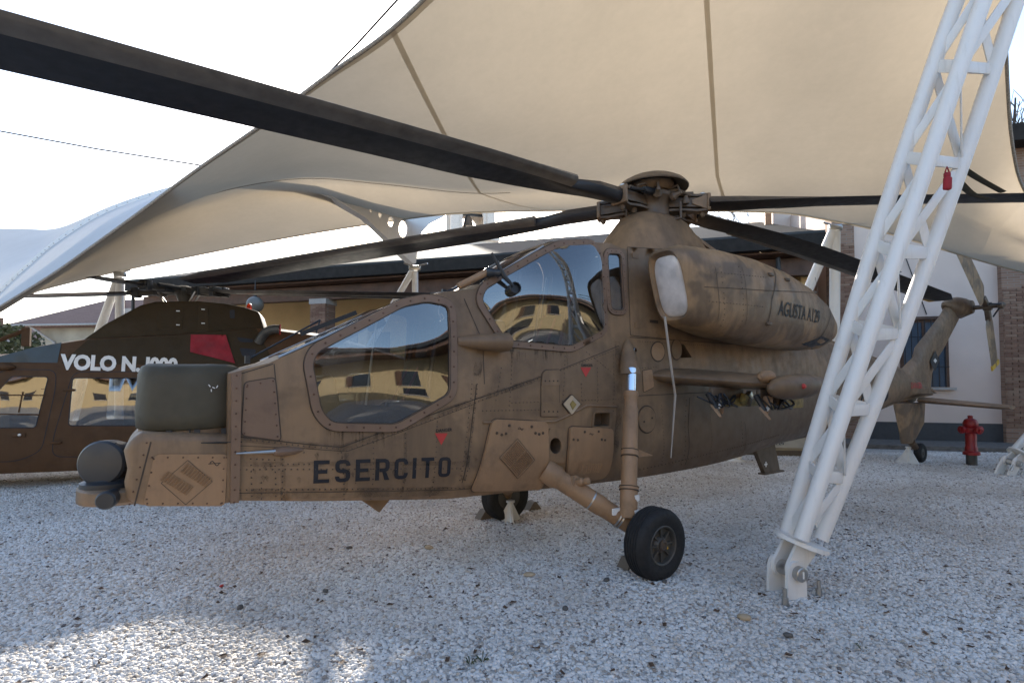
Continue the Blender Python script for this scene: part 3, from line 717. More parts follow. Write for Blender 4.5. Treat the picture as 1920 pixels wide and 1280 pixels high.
m = MB()
for x, y in ((1071, 823), (1079, 824), (1124, 823), (1130, 824), (1092, 809), (1118, 808)): dome(m, dsk(*K(x, y), 0), (0, 1, 0), .013, .006)
part('door_fasteners', m, 'rivet', d2, kind='stuff')
hol = [K(1040 + 11 * math.cos(t), 835 + 15 * math.sin(t)) for t in [2 * PI * k / 20 for k in range(20)]]
m = MB(); patch(m, rounded(KS((1028, 802), (1061, 804), (1057, 868), (1022, 866)), .03), sk, .014, [hol], -.004, .3, .1); vp = part('vent_plate', m, 'sand')
m = MB(); patch(m, offset_poly(hol, .02), sk, -.12, (), None, .3, .1); lp_ = dens(hol, .03); n_ = len(lp_); m.add([sk(*p, 0) for p in lp_] + [sk(*p, -.12) for p in lp_], [(i, (i + 1) % n_, n_ + (i + 1) % n_, n_ + i) for i in range(n_)]); part('vent_duct', m, 'umber', vp)
dia = KS((1070, 740), (1086, 757), (1070, 777), (1054, 757)); m = MB(); patch(m, rounded(offset_poly(dia, .012), .02), sk, .01, (), -.003, .3, .1); da = part('aerial_mount', m, 'seam'); m = MB(); patch(m, rounded(dia, .012), sk, .018, (), .008, .3, .1); part('diamond_aerial', m, 'steel', da); m = MB(); patch(m, KS((1071, 750), (1078, 758), (1071, 768), (1066, 757)), sk, .022, (), .016, .3, .1); part('circuit_plate', m, 'yellow_plate', da)
sc_ = rounded(KS((1114, 774), (1143, 773), (1142, 798), (1112, 799)), .02); m = MB(); patch(m, offset_poly(sc_, .02), sk, .01, [sc_], -.003, .3, .1); so = part('scoop_rim', m, 'sand'); m = MB(); lp_ = dens(sc_, .05); n_ = len(lp_); m.add([sk(*p, 0) for p in lp_] + [sk(*p, -.10) for p in lp_], [(i, (i + 1) % n_, n_ + (i + 1) % n_, n_ + i) for i in range(n_)]); patch(m, sc_, sk, -.10, (), None, .3, .1); part('scoop_recess', m, 'umber', so)
for poly in ([(1016, 700), (1022, 694), (1048, 693), (1048, 722), (1014, 723)], [(1014, 755), (1048, 754), (1047, 780), (1013, 780)], [(1014, 723), (1048, 722), (1048, 755), (1014, 755)]):
    h_ = panel(poly, 'hinge_plate', 'sand', .006 if len(poly) == 4 and poly[0][1] == 723 else .012, .01)
    if poly[0][1] != 723: rivets([KS((poly[0][0] + 5, poly[-1][1] - 9), (1044, poly[-1][1] - 9))], lambda u, w, o: sk(u, w, .012), (0, 1, 0), .05, .008, h_, 'seam', 'hinge_bolts')
# raised duct line by the scoop
m = MB(); P = KS((905, 792), (1040, 790), (1062, 780), (1100, 760), (1155, 762)); m.tube([sk(*p, .004) for p in dens(P, .08, False)], .010, 6); part('conduit', m, 'sand')
# round covers on the rear body
def disc(x, y, rx, ry, name, mat, th=.01):
    P = [K(x + rx * math.cos(t), y + ry * math.sin(t)) for t in [2 * PI * k / 24 for k in range(24)]]; m = MB(); patch(m, P, sk, th, (), -.003, .15, .2); o = part(name, m, mat)
    s = MB(); patch(s, offset_poly(P, .014), sk, .003, [P], None, 0, .1); part('cover_gap', s, 'seam', o, 0); return o
c_ = disc(1212, 786, 16, 24, 'round_cover', 'sand', .012)
for x, y in ((1206, 790), (1221, 783)): m = MB(); dome(m, sk(*K(x, y), .012), (0, 1, 0), .012); part('cover_bolt', m, 'seam', c_)
disc(1233, 659, 12, 17, 'round_cover', 'sand_panel', .008); disc(1268, 655, 9, 18, 'round_cover', 'sand', .008)
m = MB(); n_ = 4; m.add([sk(*p, 0) for p in CVT] + [sk(*p, -.15) for p in CVT], [(i, (i + 1) % n_, n_ + (i + 1) % n_, n_ + i) for i in range(n_)] + [(4, 5, 6, 7)]); part('cooling_vent', m, 'umber')
panel([(1204, 695), (1222, 692), (1226, 725), (1206, 735)], 'wing_fairing_panel', 'sand_panel', .006, .02)
seamline(heli, KS((1190, 742), (1330, 735), (1500, 728)), sk, .008); seamline(heli, KS((1293, 745), (1290, 800), (1284, 872)), sk, .012); seamline(heli, KS((1396, 790), (1392, 850)), sk, .01); seamline(heli, KS((1180, 632), (1380, 645), (1500, 655)), sk, .008)
rivets([KS((1287, 750), (1284, 800), (1278, 870)), KS((1390, 790), (1386, 850)), KS((1200, 880), (1330, 850), (1460, 815))], sk, (0, 1, 0), .05, .006, None, 'seam')
# pitot fairing low on the nose, horn-shaped fairing between the cockpits
a = K(522, 843); b = K(578, 852); m = MB(); m.loft([[(a[0] + .03 + (b[0] - a[0]) * t, hv(*a) - .01 + r * max(-.02, math.cos(q)) * 1.4, a[1] - .01 + r * math.sin(q) * .8) for q in [2 * PI * k / 12 for k in range(12)]] for t, r in ((0, .03), (.3, .042), (.7, .034), (1.1, .008))]); pf = part('probe_fairing', m, 'frame_brown')
c = K(448, 846); m = MB(); m.tube([(a[0] + .02, hv(*a) + .02, a[1] - .005), (c[0] + .02, hv(*c) + .05, c[1] - .005)], [.012, .005], 8); part('pitot_tube', m, 'steel', pf)
a = K(862, 640); b = K(938, 648)
m = MB(); m.loft([[(a[0] + (b[0] - a[0]) * t, hv(a[0], a[1]) - .03 + y, a[1] + z) for y, z in ((0, -hh_), (d * .8, -hh_ * .9), (d, -hh_ * .3), (d, hh_ * .4), (d * .75, hh_), (0, hh_))] for t, hh_, d in ((-.05, .03, .04), (.2, .05, .11), (.6, .066, .18), (1.0, .075, .235))]); hf = part('horn_fairing', m, 'sand', smooth=50)
# wire-cutter style sensor on the windscreen post
p0 = SV(862, 536, .36); p1 = SV(912, 511, .40); p2 = SV(940, 512, .45)
m = MB(); m.tube([(p0[0], .34, p0[1]), (p1[0], .40, p1[1])], [.026, .03], 12); sn = part('sensor_mast', m, 'sand_panel'); m = MB(); m.lathe((p1[0], .40, p1[1]), (p2[0] - p1[0], .06, p2[1] - p1[1]), [(.04, 0), (.043, .02), (.036, .05), (.028, .07), (.034, .10), (.02, .13)], 16); part('sensor_joint', m, 'slate_black', sn)
q0 = SV(922, 474, .45); q1 = SV(945, 518, .47); q2 = SV(962, 536, .48)
m = MB(); m.tube([(q0[0], .45, q0[1]), (q1[0], .47, q1[1]), (q2[0], .48, q2[1])], [.01, .022, .014], 8); part('sensor_arm', m, 'slate_black', sn); q3 = SV(968, 541, .49); m = MB(); m.lathe((q3[0], .45, q3[1]), (.25, 1, .12), [(.045, -.03), (.05, 0), (.05, .05), (.043, .052), (.04, .02)], 20); part('sensor_head', m, 'black', sn)
# belly aerials
for px, v, s in (((707, 952), .2, .13), ((1438, 868), 0, .16)):
    u, w = SV(px[0], px[1], v); m = MB(); top = wbot(u) + .02
    if s == .13: m.prism([(u + .16, top), (u - .14, top), (u - .01, w - .03)], lambda x, y, d: (x, d, y), v - .02, v + .02); part('belly_aerial', m, 'sand')
    else:
        a, b = SV(1415, 850, 0), SV(1450, 884, 0); m.prism([(a[0] + .05, a[1] + .1), (a[0] - .45, a[1] + .1), (b[0] - .12, b[1]), (b[0] + .25, b[1])], lambda x, y, d: (x, d, y), -.03, .03); o = part('belly_aerial', m, 'umber'); m = MB(); m.bbox((b[0] + .05, 0, b[1]), (.5, .1, .02)); part('aerial_foot', m, 'umber', o); m = MB(); c = SV(1436, 870, .032); m.bbox((c[0], .033, c[1]), (.07, .004, .02)); m.bbox((c[0], .034, c[1]), (.02, .004, .07)); part('star_mark', m, 'label_white', o)
# --- main landing gear
def gear(s):
    fn = lambda u, v, w: (u, s * v, w)
    t0, t1 = SV(1186, 640, .56), SV(1186, 700, .66); ch = SV(1183, 735, .70); b0 = SV(1178, 972, .93)
    m = MB(); dn = Vector((b0[0] - ch[0], .93 - .70, b0[1] - ch[1])).normalized()
    m.loft([[fn(t0[0] + (t1[0] - t0[0]) * t + r * math.cos(q), .50 + .13 * t + r * .9 * math.sin(q), t0[1] + (t1[1] - t0[1]) * t) for q in [2 * PI * k / 16 for k in range(16)]] for t, r in ((-.1, .015), (.1, .05), (.4, .075), (.8, .09), (1, .095))]); fa = part('strut_fairing', m, 'sand')
    if s > 0:
        e = SV(1193, 656, .60); m = MB(); m.lathe((e[0], .56, e[1]), (0, 1, 0), [(.022, 0), (.022, .03), (.016, .035)], 12); part('strut_lamp', m, 'glass_dark', fa)
    P = Vector((ch[0], .70, ch[1])); B = Vector((b0[0], .93, b0[1])); L = (B - P).length
    def seg(a, b, prof, name, mat, par):
        m = MB(); A2 = P + dn * a; m.lathe(fn(*A2), fn(*(dn)), prof, 20); return part(name, m, mat, par)
    seg(-.22, 0, [(.046, 0), (.046, .24)], 'chrome_piston', 'chrome', fa)
    st = seg(0, L, [(.062, 0), (.067, .02), (.062, .05), (.057, .06), (.057, .14), (.067, .16), (.067, L * .47), (.072, L * .475), (.072, L * .52), (.067, L * .525), (.067, L * .75), (.079, L * .755), (.079, L * .785), (.072, L * .79), (.072, L * .97), (.06, L)], 'oleo_strut', 'sand_panel', heli)
    for a, r in ((.475, .075), (.525, .075), (.76, .082), (.785, .082)):
        seg(L * a, 0, [(r - .008, 0), (r, .001), (r, .008), (r - .008, .009)], 'strut_clamp', 'seam', st)
    c = P + dn * (L * .50); m = MB(); m.add([fn(c.x - .05, c.y, c.z + .04), fn(c.x - .05, c.y, c.z - .04), fn(c.x - .05, c.y + .02, c.z + .04), fn(c.x - .05, c.y + .02, c.z - .04), fn(c.x - .27, c.y + .01, c.z - .04), fn(c.x - .27, c.y + .02, c.z - .045)], [(0, 1, 4), (2, 3, 5), (0, 2, 5, 4), (1, 3, 5, 4)]); part('strut_fin', m, 'sand_panel', st)
    for a in (.84, .95):
        c = P + dn * (L * a); m = MB(); m.bbox(fn(c.x - .02, c.y + .068, c.z), (.05, .012, .05)); part('strut_label', m, 'label_white', st)
    a0 = SV(1030, 884, .50); a1 = SV(1192, 990, .93); A0 = Vector((a0[0], .46, a0[1])); A1 = Vector((a1[0], .93, a1[1]))
    d = (A1 - A0).normalized(); La = (A1 - A0).length
    m = MB(); m.lathe(fn(*A0), fn(*d), [(.098, -.02), (.098, .10), (.088, .12), (.079, .14), (.083, La * .5), (.083, La * .62), (.077, La * .63), (.073, La * .97), (.035, La + .03)], 20); ar = part('trailing_arm', m, 'sand_panel')
    for a in (.5, .80, .83):
        c = A0 + d * (La * a); m = MB(); m.lathe(fn(*c), fn(*d), [(.076, 0), (.0845, .001), (.0845, .014), (.076, .015)], 20); part('arm_band', m, 'steel', ar)
    c = A0 + d * (La * .72); m = MB(); m.bbox(fn(c.x, c.y + .072, c.z + .02), (.09, .02, .05)); part('arm_label', m, 'label_white', ar)
    c = A0 + d * .22; m = MB(); m.lathe(fn(c.x - .02, c.y + .02, c.z + .02), fn(-.3, 1, .25), [(.06, 0), (.06, .05), (.035, .055), (.035, .10), (.02, .12), (.03, .13), (.03, .16), (.01, .17)], 16); part('pivot_cap', m, 'sand_panel', ar)
    m = MB(); c = c + Vector((-.06, .12, -.03)); m.tube([fn(c.x, c.y, c.z), fn(c.x - .07, c.y + .02, c.z - .07), fn(c.x - .05, c.y + .02, c.z - .15), fn(c.x + .02, c.y, c.z - .08), fn(c.x, c.y, c.z)], .004, 5); part('safety_wire', m, 'seam', ar)
    wc = SV(1228, 1017, 1.08); wv = 1.08; rw = .283
    m = MB(); prof = [(.15, -.085), (.20, -.10), (.245, -.102), (.268, -.085), (.278, -.06)]
    for g in (-.05, -.025, 0, .025, .05): prof += [(.283, g - .010), (.276, g - .006), (.276, g + .001), (.283, g + .004)]
    prof += [(.278, .065), (.268, .085), (.245, .102), (.20, .10), (.15, .085)]
    wz = rw - .012
    m.lathe(fn(wc[0], wv, wz), (0, 1, 0), prof, 48, (False, False)); ty = part('wheel', m, 'rubber', heli, 50)
    m = MB(); m.lathe(fn(wc[0], wv, wz), (0, s, 0), [(.155, -.08), (.158, .085), (.150, .092), (.140, .085), (.132, .05), (.07, .045), (.06, .06), (.05, .075), (.03, .078)], 32); rim = part('rim', m, 'wheel_grey', ty)
    for k in range(8):
        t = 2 * PI * k / 8; m = MB(); m.bbox(fn(wc[0] + .095 * math.cos(t), wv + .058, wz + .095 * math.sin(t)), (.085, .02, .016), Matrix.Rotation(-t, 3, 'Y')); part('rim_rib', m, 'wheel_grey', ty)
    m = MB(); m.lathe(fn(wc[0], wv, wz), (0, s, 0), [(.045, .07), (.045, .09), (.03, .095), (.02, .088)], 16); part('hub_cap', m, 'seam', ty)
    m = MB(); m.bbox(fn(wc[0] - .04, wv + .085, wz - .01), (.012, .008, .05), Matrix.Rotation(R(20), 3, 'Y')); part('hub_pin', m, 'yellow', ty)
    m = MB(); m.tube([fn(A1.x, A1.y, A1.z), fn(wc[0], wv - .05, wz)], [.05, .045], 12); part('axle', m, 'sand', ty)
gear(1); gear(-1)
# --- stub wings with tip pods and weapon claws
def wing(s):
    u0, w0 = SV(1240, 706, .58); u1, w1 = SV(1452, 722, 1.42)
    def sec(u, v, w, c, t): return [(u - c * .5 + c * .5 * math.cos(q), s * v, w + t * math.sin(q) * (1.0 if math.cos(q) > -.3 else .75)) for q in [2 * PI * k / 24 for k in range(24)]]
    m = MB(); m.loft([sec(u0 + .08, .42, w0 + .01, .80, .075), sec(u0 + .08, .52, w0 + .01, .80, .08), sec(u0, .62, w0, .74, .085), sec(u1 + .02, 1.40, w1 + .01, .66, .07)])
    wg = part('stub_wing', m, 'sand')
    f0 = SV(1449, 720, 1.5); f1 = SV(1552, 726, 1.5); cu_ = (f0[0] + f1[0]) / 2; hl = abs(f0[0] - f1[0]) / 2; wz_ = w1 - .01
    m = MB(); m.loft([[(cu_ + hl * 1.05 * x, s * (1.48 + .11 * r * math.cos(q)), wz_ - .02 * x + .115 * r * math.sin(q)) for q in [2 * PI * k / 20 for k in range(20)]] for x, r in ((1, .05), (.95, .35), (.8, .7), (.5, .95), (.1, 1.0), (-.3, .92), (-.7, .62), (-.95, .25), (-1, .05))]); pod = part('wingtip_pod', m, 'sand', wg, 60)
    if s > 0:
        l = SV(1507, 724, 1.59); m = MB(); m.lathe((l[0], 1.575, l[1]), (0, 1, 0), [(.026, 0), (.024, .02), (.012, .034)], 14); part('position_light', m, 'decal_red', pod)
        m = MB(); p = SV(1442, 708, 1.45); m.lathe((p[0] + .06, 1.40, p[1] + .01), (-1, 0, 0), [(.02, 0), (.05, .04), (.055, .16), (.02, .19)], 12); part('wing_knuckle', m, 'sand_panel', wg)
        for (x, y, v) in ((1348, 748, 1.0), (1436, 752, 1.30)):
            u, w = SV(x, y, v); m = MB(); m.bbox((u - .12, v, w + .05), (.5, .05, .12), None, .015); py = part('pylon', m, 'umber', wg)
            m = MB(); m.bbox((u - .36, v, w - .02), (.55, .05, .11), None, .01); part('rack_plate', m, 'yellow_plate', py)
            for sgn in (-1, 1):
                q = -.02 + sgn * .09
                m = MB(); m.tube([(u + .13 + q, v + .02, w + .06), (u + .10 + q, v + .05 * sgn, w - .02), (u + .06 + q * 1.6, v + .09 * sgn, w - .08)], [.026, .022, .02], 8); part('claw_arm', m, 'black', py)
                m = MB(); m.tube([(u + .06 + q * 1.6, v + .05 * sgn, w - .05), (u + .02 + q * 2.6, v + .15 * sgn, w - .15)], [.028, .014], 6, True, .5); part('claw_finger', m, 'sand_panel', py)
            m = MB(); m.bbox((u + .10, v + .07, w - .06), (.05, .02, .025), Matrix.Rotation(R(35), 3, 'Y')); part('claw_pin', m, 'label_white', py)
            m = MB(); m.tube([(u + .1, v + .06, w + .02), (u, v + .1, w - .05), (u - .12, v + .08, w - .02), (u - .22, v + .03, w + .02)], .008, 5); part('cable', m, 'black', py)
            for kk in range(4):
                rr2 = random.Random(kk * 7 + int(x)); q0 = Vector((u + rr2.uniform(-.3, .2), v + rr2.uniform(.02, .1), w + .05)); m = MB(); m.tube(cr([q0, q0 + Vector((rr2.uniform(-.1, .1), .05, -.08)), q0 + Vector((rr2.uniform(-.2, .2), .03, -.12)), q0 + Vector((rr2.uniform(-.25, .25), 0, -.02))], 4), .007 + .004 * (kk % 2), 5); part('cable', m, 'black', py)
                m = MB(); m.bbox((u + rr2.uniform(-.45, .15), v + rr2.uniform(.02, .06), w + rr2.uniform(-.06, .03)), (rr2.uniform(.04, .1), .05, rr2.uniform(.04, .09)), Matrix.Rotation(rr2.uniform(-.6, .6), 3, 'Y'), .008); part('rack_fitting', m, ['umber', 'yellow_plate', 'steel', 'sand_panel'][kk], py)
    return wg
wing(1); wing(-1)
# --- engine nacelles
def nacelle(s):
    C = [(-.62, .80, 2.44), (-.75, .80, 2.44), (-1.2, .79, 2.43), (-1.8, .77, 2.41), (-2.5, .73, 2.38), (-3.1, .69, 2.335), (-3.6, .66, 2.29), (-4.0, .64, 2.26)]
    H = [(.20, .33), (.24, .372), (.285, .42), (.31, .45), (.315, .44), (.29, .395), (.235, .31), (.13, .17)]
    def ring(c, h, p): return [(c[0] + (.30 * h[1] * math.copysign(abs(math.sin(t)) ** (2 / p), math.sin(t)) if c[0] > -.9 else 0), s * (c[1] + h[0] * math.copysign(abs(math.cos(t)) ** (2 / p), math.cos(t))), c[2] + h[1] * math.copysign(abs(math.sin(t)) ** (2 / p), math.sin(t))) for t in [2 * PI * k / 40 for k in range(40)]]
    ps = [3.6, 3.4, 3.0, 2.6, 2.4, 2.3, 2.2, 2.1]
    rings = [ring((C[0][0] - .16, .80, 2.44), (.125, .245), 3.6), ring((C[0][0] - .02, .80, 2.44), (.155, .275), 3.6), ring((C[0][0] + .015, .80, 2.44), (.178, .305), 3.6)] + [ring(c, h, p) for c, h, p in zip(C, H, ps)]
    m = MB(); m.loft(rings, (False, True)); nc = part('engine_nacelle', m, 'sand_camo', heli, 60)
    m = MB(); cv = [ring((C[0][0] - .03 + dx, .80, 2.44), (.158 * k, .278 * k), 3.6) for dx, k in ((-.04, 1.0), (.0, .98), (.012, .9), (.015, .5), (.016, .1))]; m.loft(cv, (False, True)); part('intake_cover', m, 'silver_cloth', nc, 60)
    if s < 0: return nc
    # strap hanging from the cover
    a = SV(1282, 592, .95); b = SV(1262, 690, .82); c = SV(1266, 740, .74); d = SV(1258, 858, .74); m = MB(); m.tube([(a[0] + .1, .82, a[1]), (b[0], .80, b[1]), (c[0], .74, c[1]), (d[0], .74, d[1])], [.014, .014, .014, .006], 6, True, .35); part('cover_strap', m, 'strap_grey', nc)
    # surface point at a pixel: march out to the skin of the pod
    def nv(u, w):
        hs = [interp(-u, [-c[0] for c in C], [h[k] for h in H]) for k in (0, 1)]; cc = [interp(-u, [-c[0] for c in C], [c[k] for c in C]) for k in (1, 2)]; p = interp(-u, [-c[0] for c in C], ps)
        t = min(.999, abs(w - cc[1]) / hs[1]); return cc[0] + hs[0] * (1 - t ** p) ** (1 / p)
    def nfn(u, w, o): return (u, nv(u, w) + o, w)
    NK = lambda x, y: HF.skin(x, y, nv)
    for ln in ([(1440, 505), (1447, 560), (1436, 612)], [(1528, 520), (1535, 560), (1530, 640)]):
        seamline(nc, [NK(*p) for p in ln], nfn, .012, .004)
    seamline(nc, [NK(1320, 538), NK(1440, 545), NK(1530, 555)], nfn, .006, .004); seamline(nc, [NK(1340, 500), NK(1345, 600)], nfn, .006, .004); seamline(nc, [NK(1390, 500), NK(1396, 610)], nfn, .006, .004)
    rivets([[NK(1325, 510), NK(1436, 520)], [NK(1330, 565), NK(1430, 575)], [NK(1350, 500), NK(1352, 610)], [NK(1385, 500), NK(1388, 612)]], nfn, (0, 1, .1), .05, .005, nc, 'seam')
    for p in ((1443, 515), (1440, 607), (1472, 525), (1525, 548)):
        q = NK(*p); m = MB(); m.bbox(nfn(*q, .006), (.09, .03, .03), None, .006); part('latch', m, 'umber', nc)
    a = NK(1458, 590); b = NK(1535, 606); P, Fc, W = text2d('AGUSTA A129', 1.0, .012, 0.0, 1.0); L = (Vector(b) - Vector(a)).length; hgt = .215; m = MB(); d = (Vector(b) - Vector(a)).normalized(); sl = Vector((d.x, d.y))
    m.add([nfn(a[0] + d.x * x / W * L + y * hgt * .15 * d.x, a[1] + d.y * x / W * L + y * hgt, .006) for x, y in P], Fc); part('nacelle_lettering', m, 'ink', nc, 0)
    m = MB(); q = [NK(*p) for p in ((1502, 645), (1540, 630), (1553, 637), (1520, 656))]; patch(m, q, nfn, .005, (), None, .1, .1); part('exhaust_slot', m, 'black', nc)
    m = MB(); m.lathe((-2.2, .62, 2.80), (-.2, .1, 1), [(.06, -.1), (.055, .08), (.04, .09)], 12); part('vent_pipe', m, 'sand', nc)
    return nc
nacelle(1); nacelle(-1)
# --- pylon fairing, mast, rotor head
m = MB()
def fr_ring(w, ua, ub, b): return [((ua + ub) / 2 + (ua - ub) / 2 * math.copysign(abs(math.cos(t)) ** .7, math.cos(t)), b * math.copysign(abs(math.sin(t)) ** .7, math.sin(t)), w) for t in [2 * PI * k / 28 for k in range(28)]]
m.loft([fr_ring(2.80, -.50, -2.5, .44), fr_ring(2.95, -.62, -2.3, .39), fr_ring(3.15, -.76, -2.06, .33), fr_ring(3.36, -.94, -1.80, .26), fr_ring(3.40, -1.0, -1.74, .22)]); pf = part('mast_fairing', m, 'sand', heli, 50)
m = MB(); m.prism([(-1.9, 3.02), (-2.3, 2.92), (-2.3, 2.80), (-1.9, 2.86)], lambda x, y, d: (x, d, y), .30, .37); part('fairing_vent', m, 'black', pf)
m = MB(); m.add([(-1.75, .20, 3.30), (-1.75, -.20, 3.30), (-2.75, .16, 3.03), (-2.75, -.16, 3.03), (-1.75, .2, 3.26), (-1.75, -.2, 3.26), (-2.7, .16, 3.0), (-2.7, -.16, 3.0)], [(0, 1, 3, 2), (4, 5, 7, 6), (0, 2, 6, 4), (1, 3, 7, 5), (2, 3, 7, 6), (0, 1, 5, 4)]); part('fairing_lip', m, 'sand', pf)
HU, HW = -1.35, 3.57
m = MB(); m.lathe((HU, 0, 3.36), (0, 0, 1), [(.20, 0), (.19, .05), (.18, .18), (.20, .22), (.24, .26), (.24, .30), (.18, .32), (.17, .40), (.22, .46), (.20, .52)], 28); head = part('rotor_head', m, 'umber', heli, 40)
m = MB(); m.lathe((HU, 0, 3.785), (0, 0, 1), [(.26, .02), (.36, -.035), (.395, -.04), (.40, -.028), (.36, .02), (.28, .066), (.16, .098), (.03, .112)], 40, (False, True)); part('rotor_cap', m, 'hub_brown', head, 50)
m = MB(); m.lathe((HU, 0, 3.70), (0, 0, 1), [(.21, 0), (.23, .06), (.24, .09)], 24); part('cap_skirt', m, 'sand', head)
for k in range(7):
    t = 2 * PI * k / 7; m = MB(); c, s = math.cos(t), math.sin(t); m.lathe((HU + .23 * c, .23 * s, 3.60), (c, s, .3), [(.05, 0), (.055, .04), (.03, .07), (.02, .12)], 10); m.tube([(HU + .2 * c, .2 * s, 3.70), (HU + .30 * c, .30 * s, 3.72), (HU + .33 * c, .33 * s, 3.64)], .014, 6); part('hub_damper', m, ['black', 'umber', 'hub_brown'][k % 3], head)
# blades: aimed along the directions they have in the yard
hubW = HF.O + HF.A * HU; hubW.z = HW
def blade(px, py, zt, Rt, droop, chord=.47, pitch=R(4), label=None):
    tgt = gr(px, py, zt); d = Vector((tgt.x - hubW.x, tgt.y - hubW.y, 0)); az = math.atan2(d.y, d.x); rr = d.length
    k = (HW - zt) / rr ** 1.15 if droop is None else droop
    laz = az - (PI + HF.yaw)          # azimuth in the helicopter's own axes
    ca, sa = math.cos(laz), math.sin(laz)
    def P(r, y, z): return (HU + ca * r - sa * y, sa * r + ca * y, HW + z - k * r ** 1.15)
    def sec(r, c, t, lo, hi, pit, n=9):
        up, dn = [], []
        for i in range(n):
            x = lo + (hi - lo) * i / (n - 1); yt = 5 * t * (.2969 * math.sqrt(max(x, 0)) - .126 * x - .3516 * x * x + .2843 * x ** 3 - .1015 * x ** 4)
            up.append((x, yt)); dn.append((x, -yt))
        pts = up + dn[::-1]
        return [P(r, (.28 - x) * c * math.cos(pit) - z * c * math.sin(pit), (.28 - x) * c * math.sin(pit) * -1 * -1 + z * c * math.cos(pit)) for x, z in pts]
    st = [(.60, .23, .72, pitch), (.95, .27, .58, pitch), (1.35, chord * .74, .30, pitch), (1.8, chord * .88, .17, pitch), (2.4, chord, .12, pitch), (3.2, chord, .11, pitch), (4.4, chord, .105, pitch), (5.5, chord, .10, pitch), (Rt - .45, chord, .10, pitch), (Rt, chord * .6, .08, pitch)]
    m = MB(); m.loft([sec(r, c, t, .30 if r > 1.3 else .0, 1.0, p) for r, c, t, p in st]); b = part('rotor_blade', m, 'blade_black', heli, 50, label=label)
    m = MB(); m.loft([sec(r, c, t * 1.02, 0.0, .3005, p) for r, c, t, p in st[2:]]); part('leading_edge', m, 'blade_edge', b, 50)
    # trim tab on the trailing edge
    m = MB(); m.loft([[P(r, (.28 - x) * chord, z) for x, z in ((.985, .004), (1.06, .002), (1.06, -.002), (.985, -.004))] for r in (3.7, 4.5)]); part('trim_tab', m, 'blade_black', b)
    # cuff and grip
    m = MB(); m.loft([[P(r, y * b_, z * h_) for y, z in ((-1, -1), (1, -1), (1, 1), (-1, 1))] for r, b_, h_ in ((.14, .05, .045), (.26, .065, .05), (.40, .07, .05), (.62, .06, .055))]); g = part('blade_grip', m, 'umber', b)
    for z in (-.085, .085):
        m = MB(); m.loft([[P(r, y * b_, z + q) for y, q in ((-1, -.012), (1, -.012), (1, .012), (-1, .012))] for r, b_ in ((.14, .07), (.34, .085), (.48, .05), (.60, .085))]); part('grip_plate', m, 'umber', b)
    m = MB(); m.bbox(P(.60, 0, 0), (.04, .20, .19), Matrix.Rotation(laz, 3, 'Z'), .012); m.loft([[P(r, y, q) for y, q in ((-.085, -h), (-.07, -h), (-.07, h), (-.085, h))] for r, h in ((.42, .02), (.60, .09))]); part('grip_bracket', m, 'sand', b)
    m = MB(); m.tube([P(.16, .15, .07), P(.38, .15, .06)], [.045, .035], 10); m.tube([P(.38, .15, .06), P(.56, .12, .05)], .018, 8); part('damper', m, 'black', b)
    m = MB(); m.tube([P(.12, -.12, .10), P(.25, -.13, .12), P(.4, -.10, .06)], .018, 7); m.tube([P(.2, .10, .11), P(.3, .12, .15), P(.42, .10, .11)], .012, 6); m.lathe(P(.34, -.13, -.04), (0, 0, 1), [(.035, 0), (.04, .03), (.02, .09)], 10); m.bbox(P(.40, .0, .115), (.10, .07, .035), Matrix.Rotation(laz, 3, 'Z'), .008); part('hub_fittings', m, 'umber', b)
    m = MB(); m.tube([P(.28, -.14, -.02), P(.28, -.15, -.20), P(.1, -.13, -.25)], .016, 8); part('pitch_link', m, 'hub_brown', b)
    for r_ in (.34, .55):
        m = MB(); m.lathe(P(r_, .0, .09), (0, 0, 1), [(.032, 0), (.032, .03), (.02, .04)], 8); part('grip_bolt', m, 'steel', b)
        m = MB(); m.lathe(P(r_, .0, -.09), (0, 0, -1), [(.03, 0), (.03, .04), (.015, .06)], 8); part('grip_bolt', m, 'umber', b)
    return b, P
bA, PA = blade(0, 52, 3.22, 6.5, None, .48, R(8), 'rotor blade reaching out over the nose')
bB, PB = blade(330, 526, 3.02, 6.5, None, .50, R(6), 'rotor blade passing behind the cockpits')
bC, PC = blade(1920, 373, 3.50, 6.5, None, .56, R(11), 'rotor blade held by straps beside the mast')
bD, PD = blade(1812, 584, 2.86, 6.55, None, .54, R(4), 'rotor blade over the tail with yellow tip')
tp_ = PD(6.2, 0, 0)
m = MB(); m.loft([[PD(r, y, z - .012) for y, z in ((.11, 0), (-.16 * c, 0), (-.16 * c, .012), (.11, .012))] for r, c in ((6.15, 1.6), (6.55, 1.1))]); part('blade_tip', m, 'yellow', bD)
# --- tail: fin, ventral fin and wheel, stabiliser, tail rotor
def finloft(rows, mat, name):
    """rows of (u leading, u trailing, w, half thickness)"""
    m = MB(); rings = []
    for ul, ut, w, t in rows:
        n = 8; up = [(ul + (ut - ul) * k / n, t * math.sin(PI * min(1, (k / n) ** .6)) ** .8 if 0 < k < n else 0.004) for k in range(n + 1)]
        rings.append([(u, y, w) for u, y in up] + [(u, -y, w) for u, y in up[::-1][1:-1]])
    m.loft(rings); return part(name, m, mat, heli, 50)
FP = lambda x, y: SV(x, y, .06)
l0, l1, l2 = FP(1690, 692), FP(1722, 650), FP(1768, 592); e0, e1, e2 = FP(1752, 735), FP(1775, 672), FP(1806, 596)
l3, e3 = FP(1783, 566), FP(1815, 566)
fin = finloft([(l0[0] + .25, e0[0], 1.45, .13), (l0[0], e0[0] - .1, 1.75, .10), (l1[0] + .1, (e0[0] + e1[0]) / 2, 2.05, .085), (l1[0], e1[0], l1[1], .08), (l2[0], e2[0] + .1, l2[1], .07), (l3[0], e3[0] + .2, l3[1], .06)], 'sand', 'tail_fin')
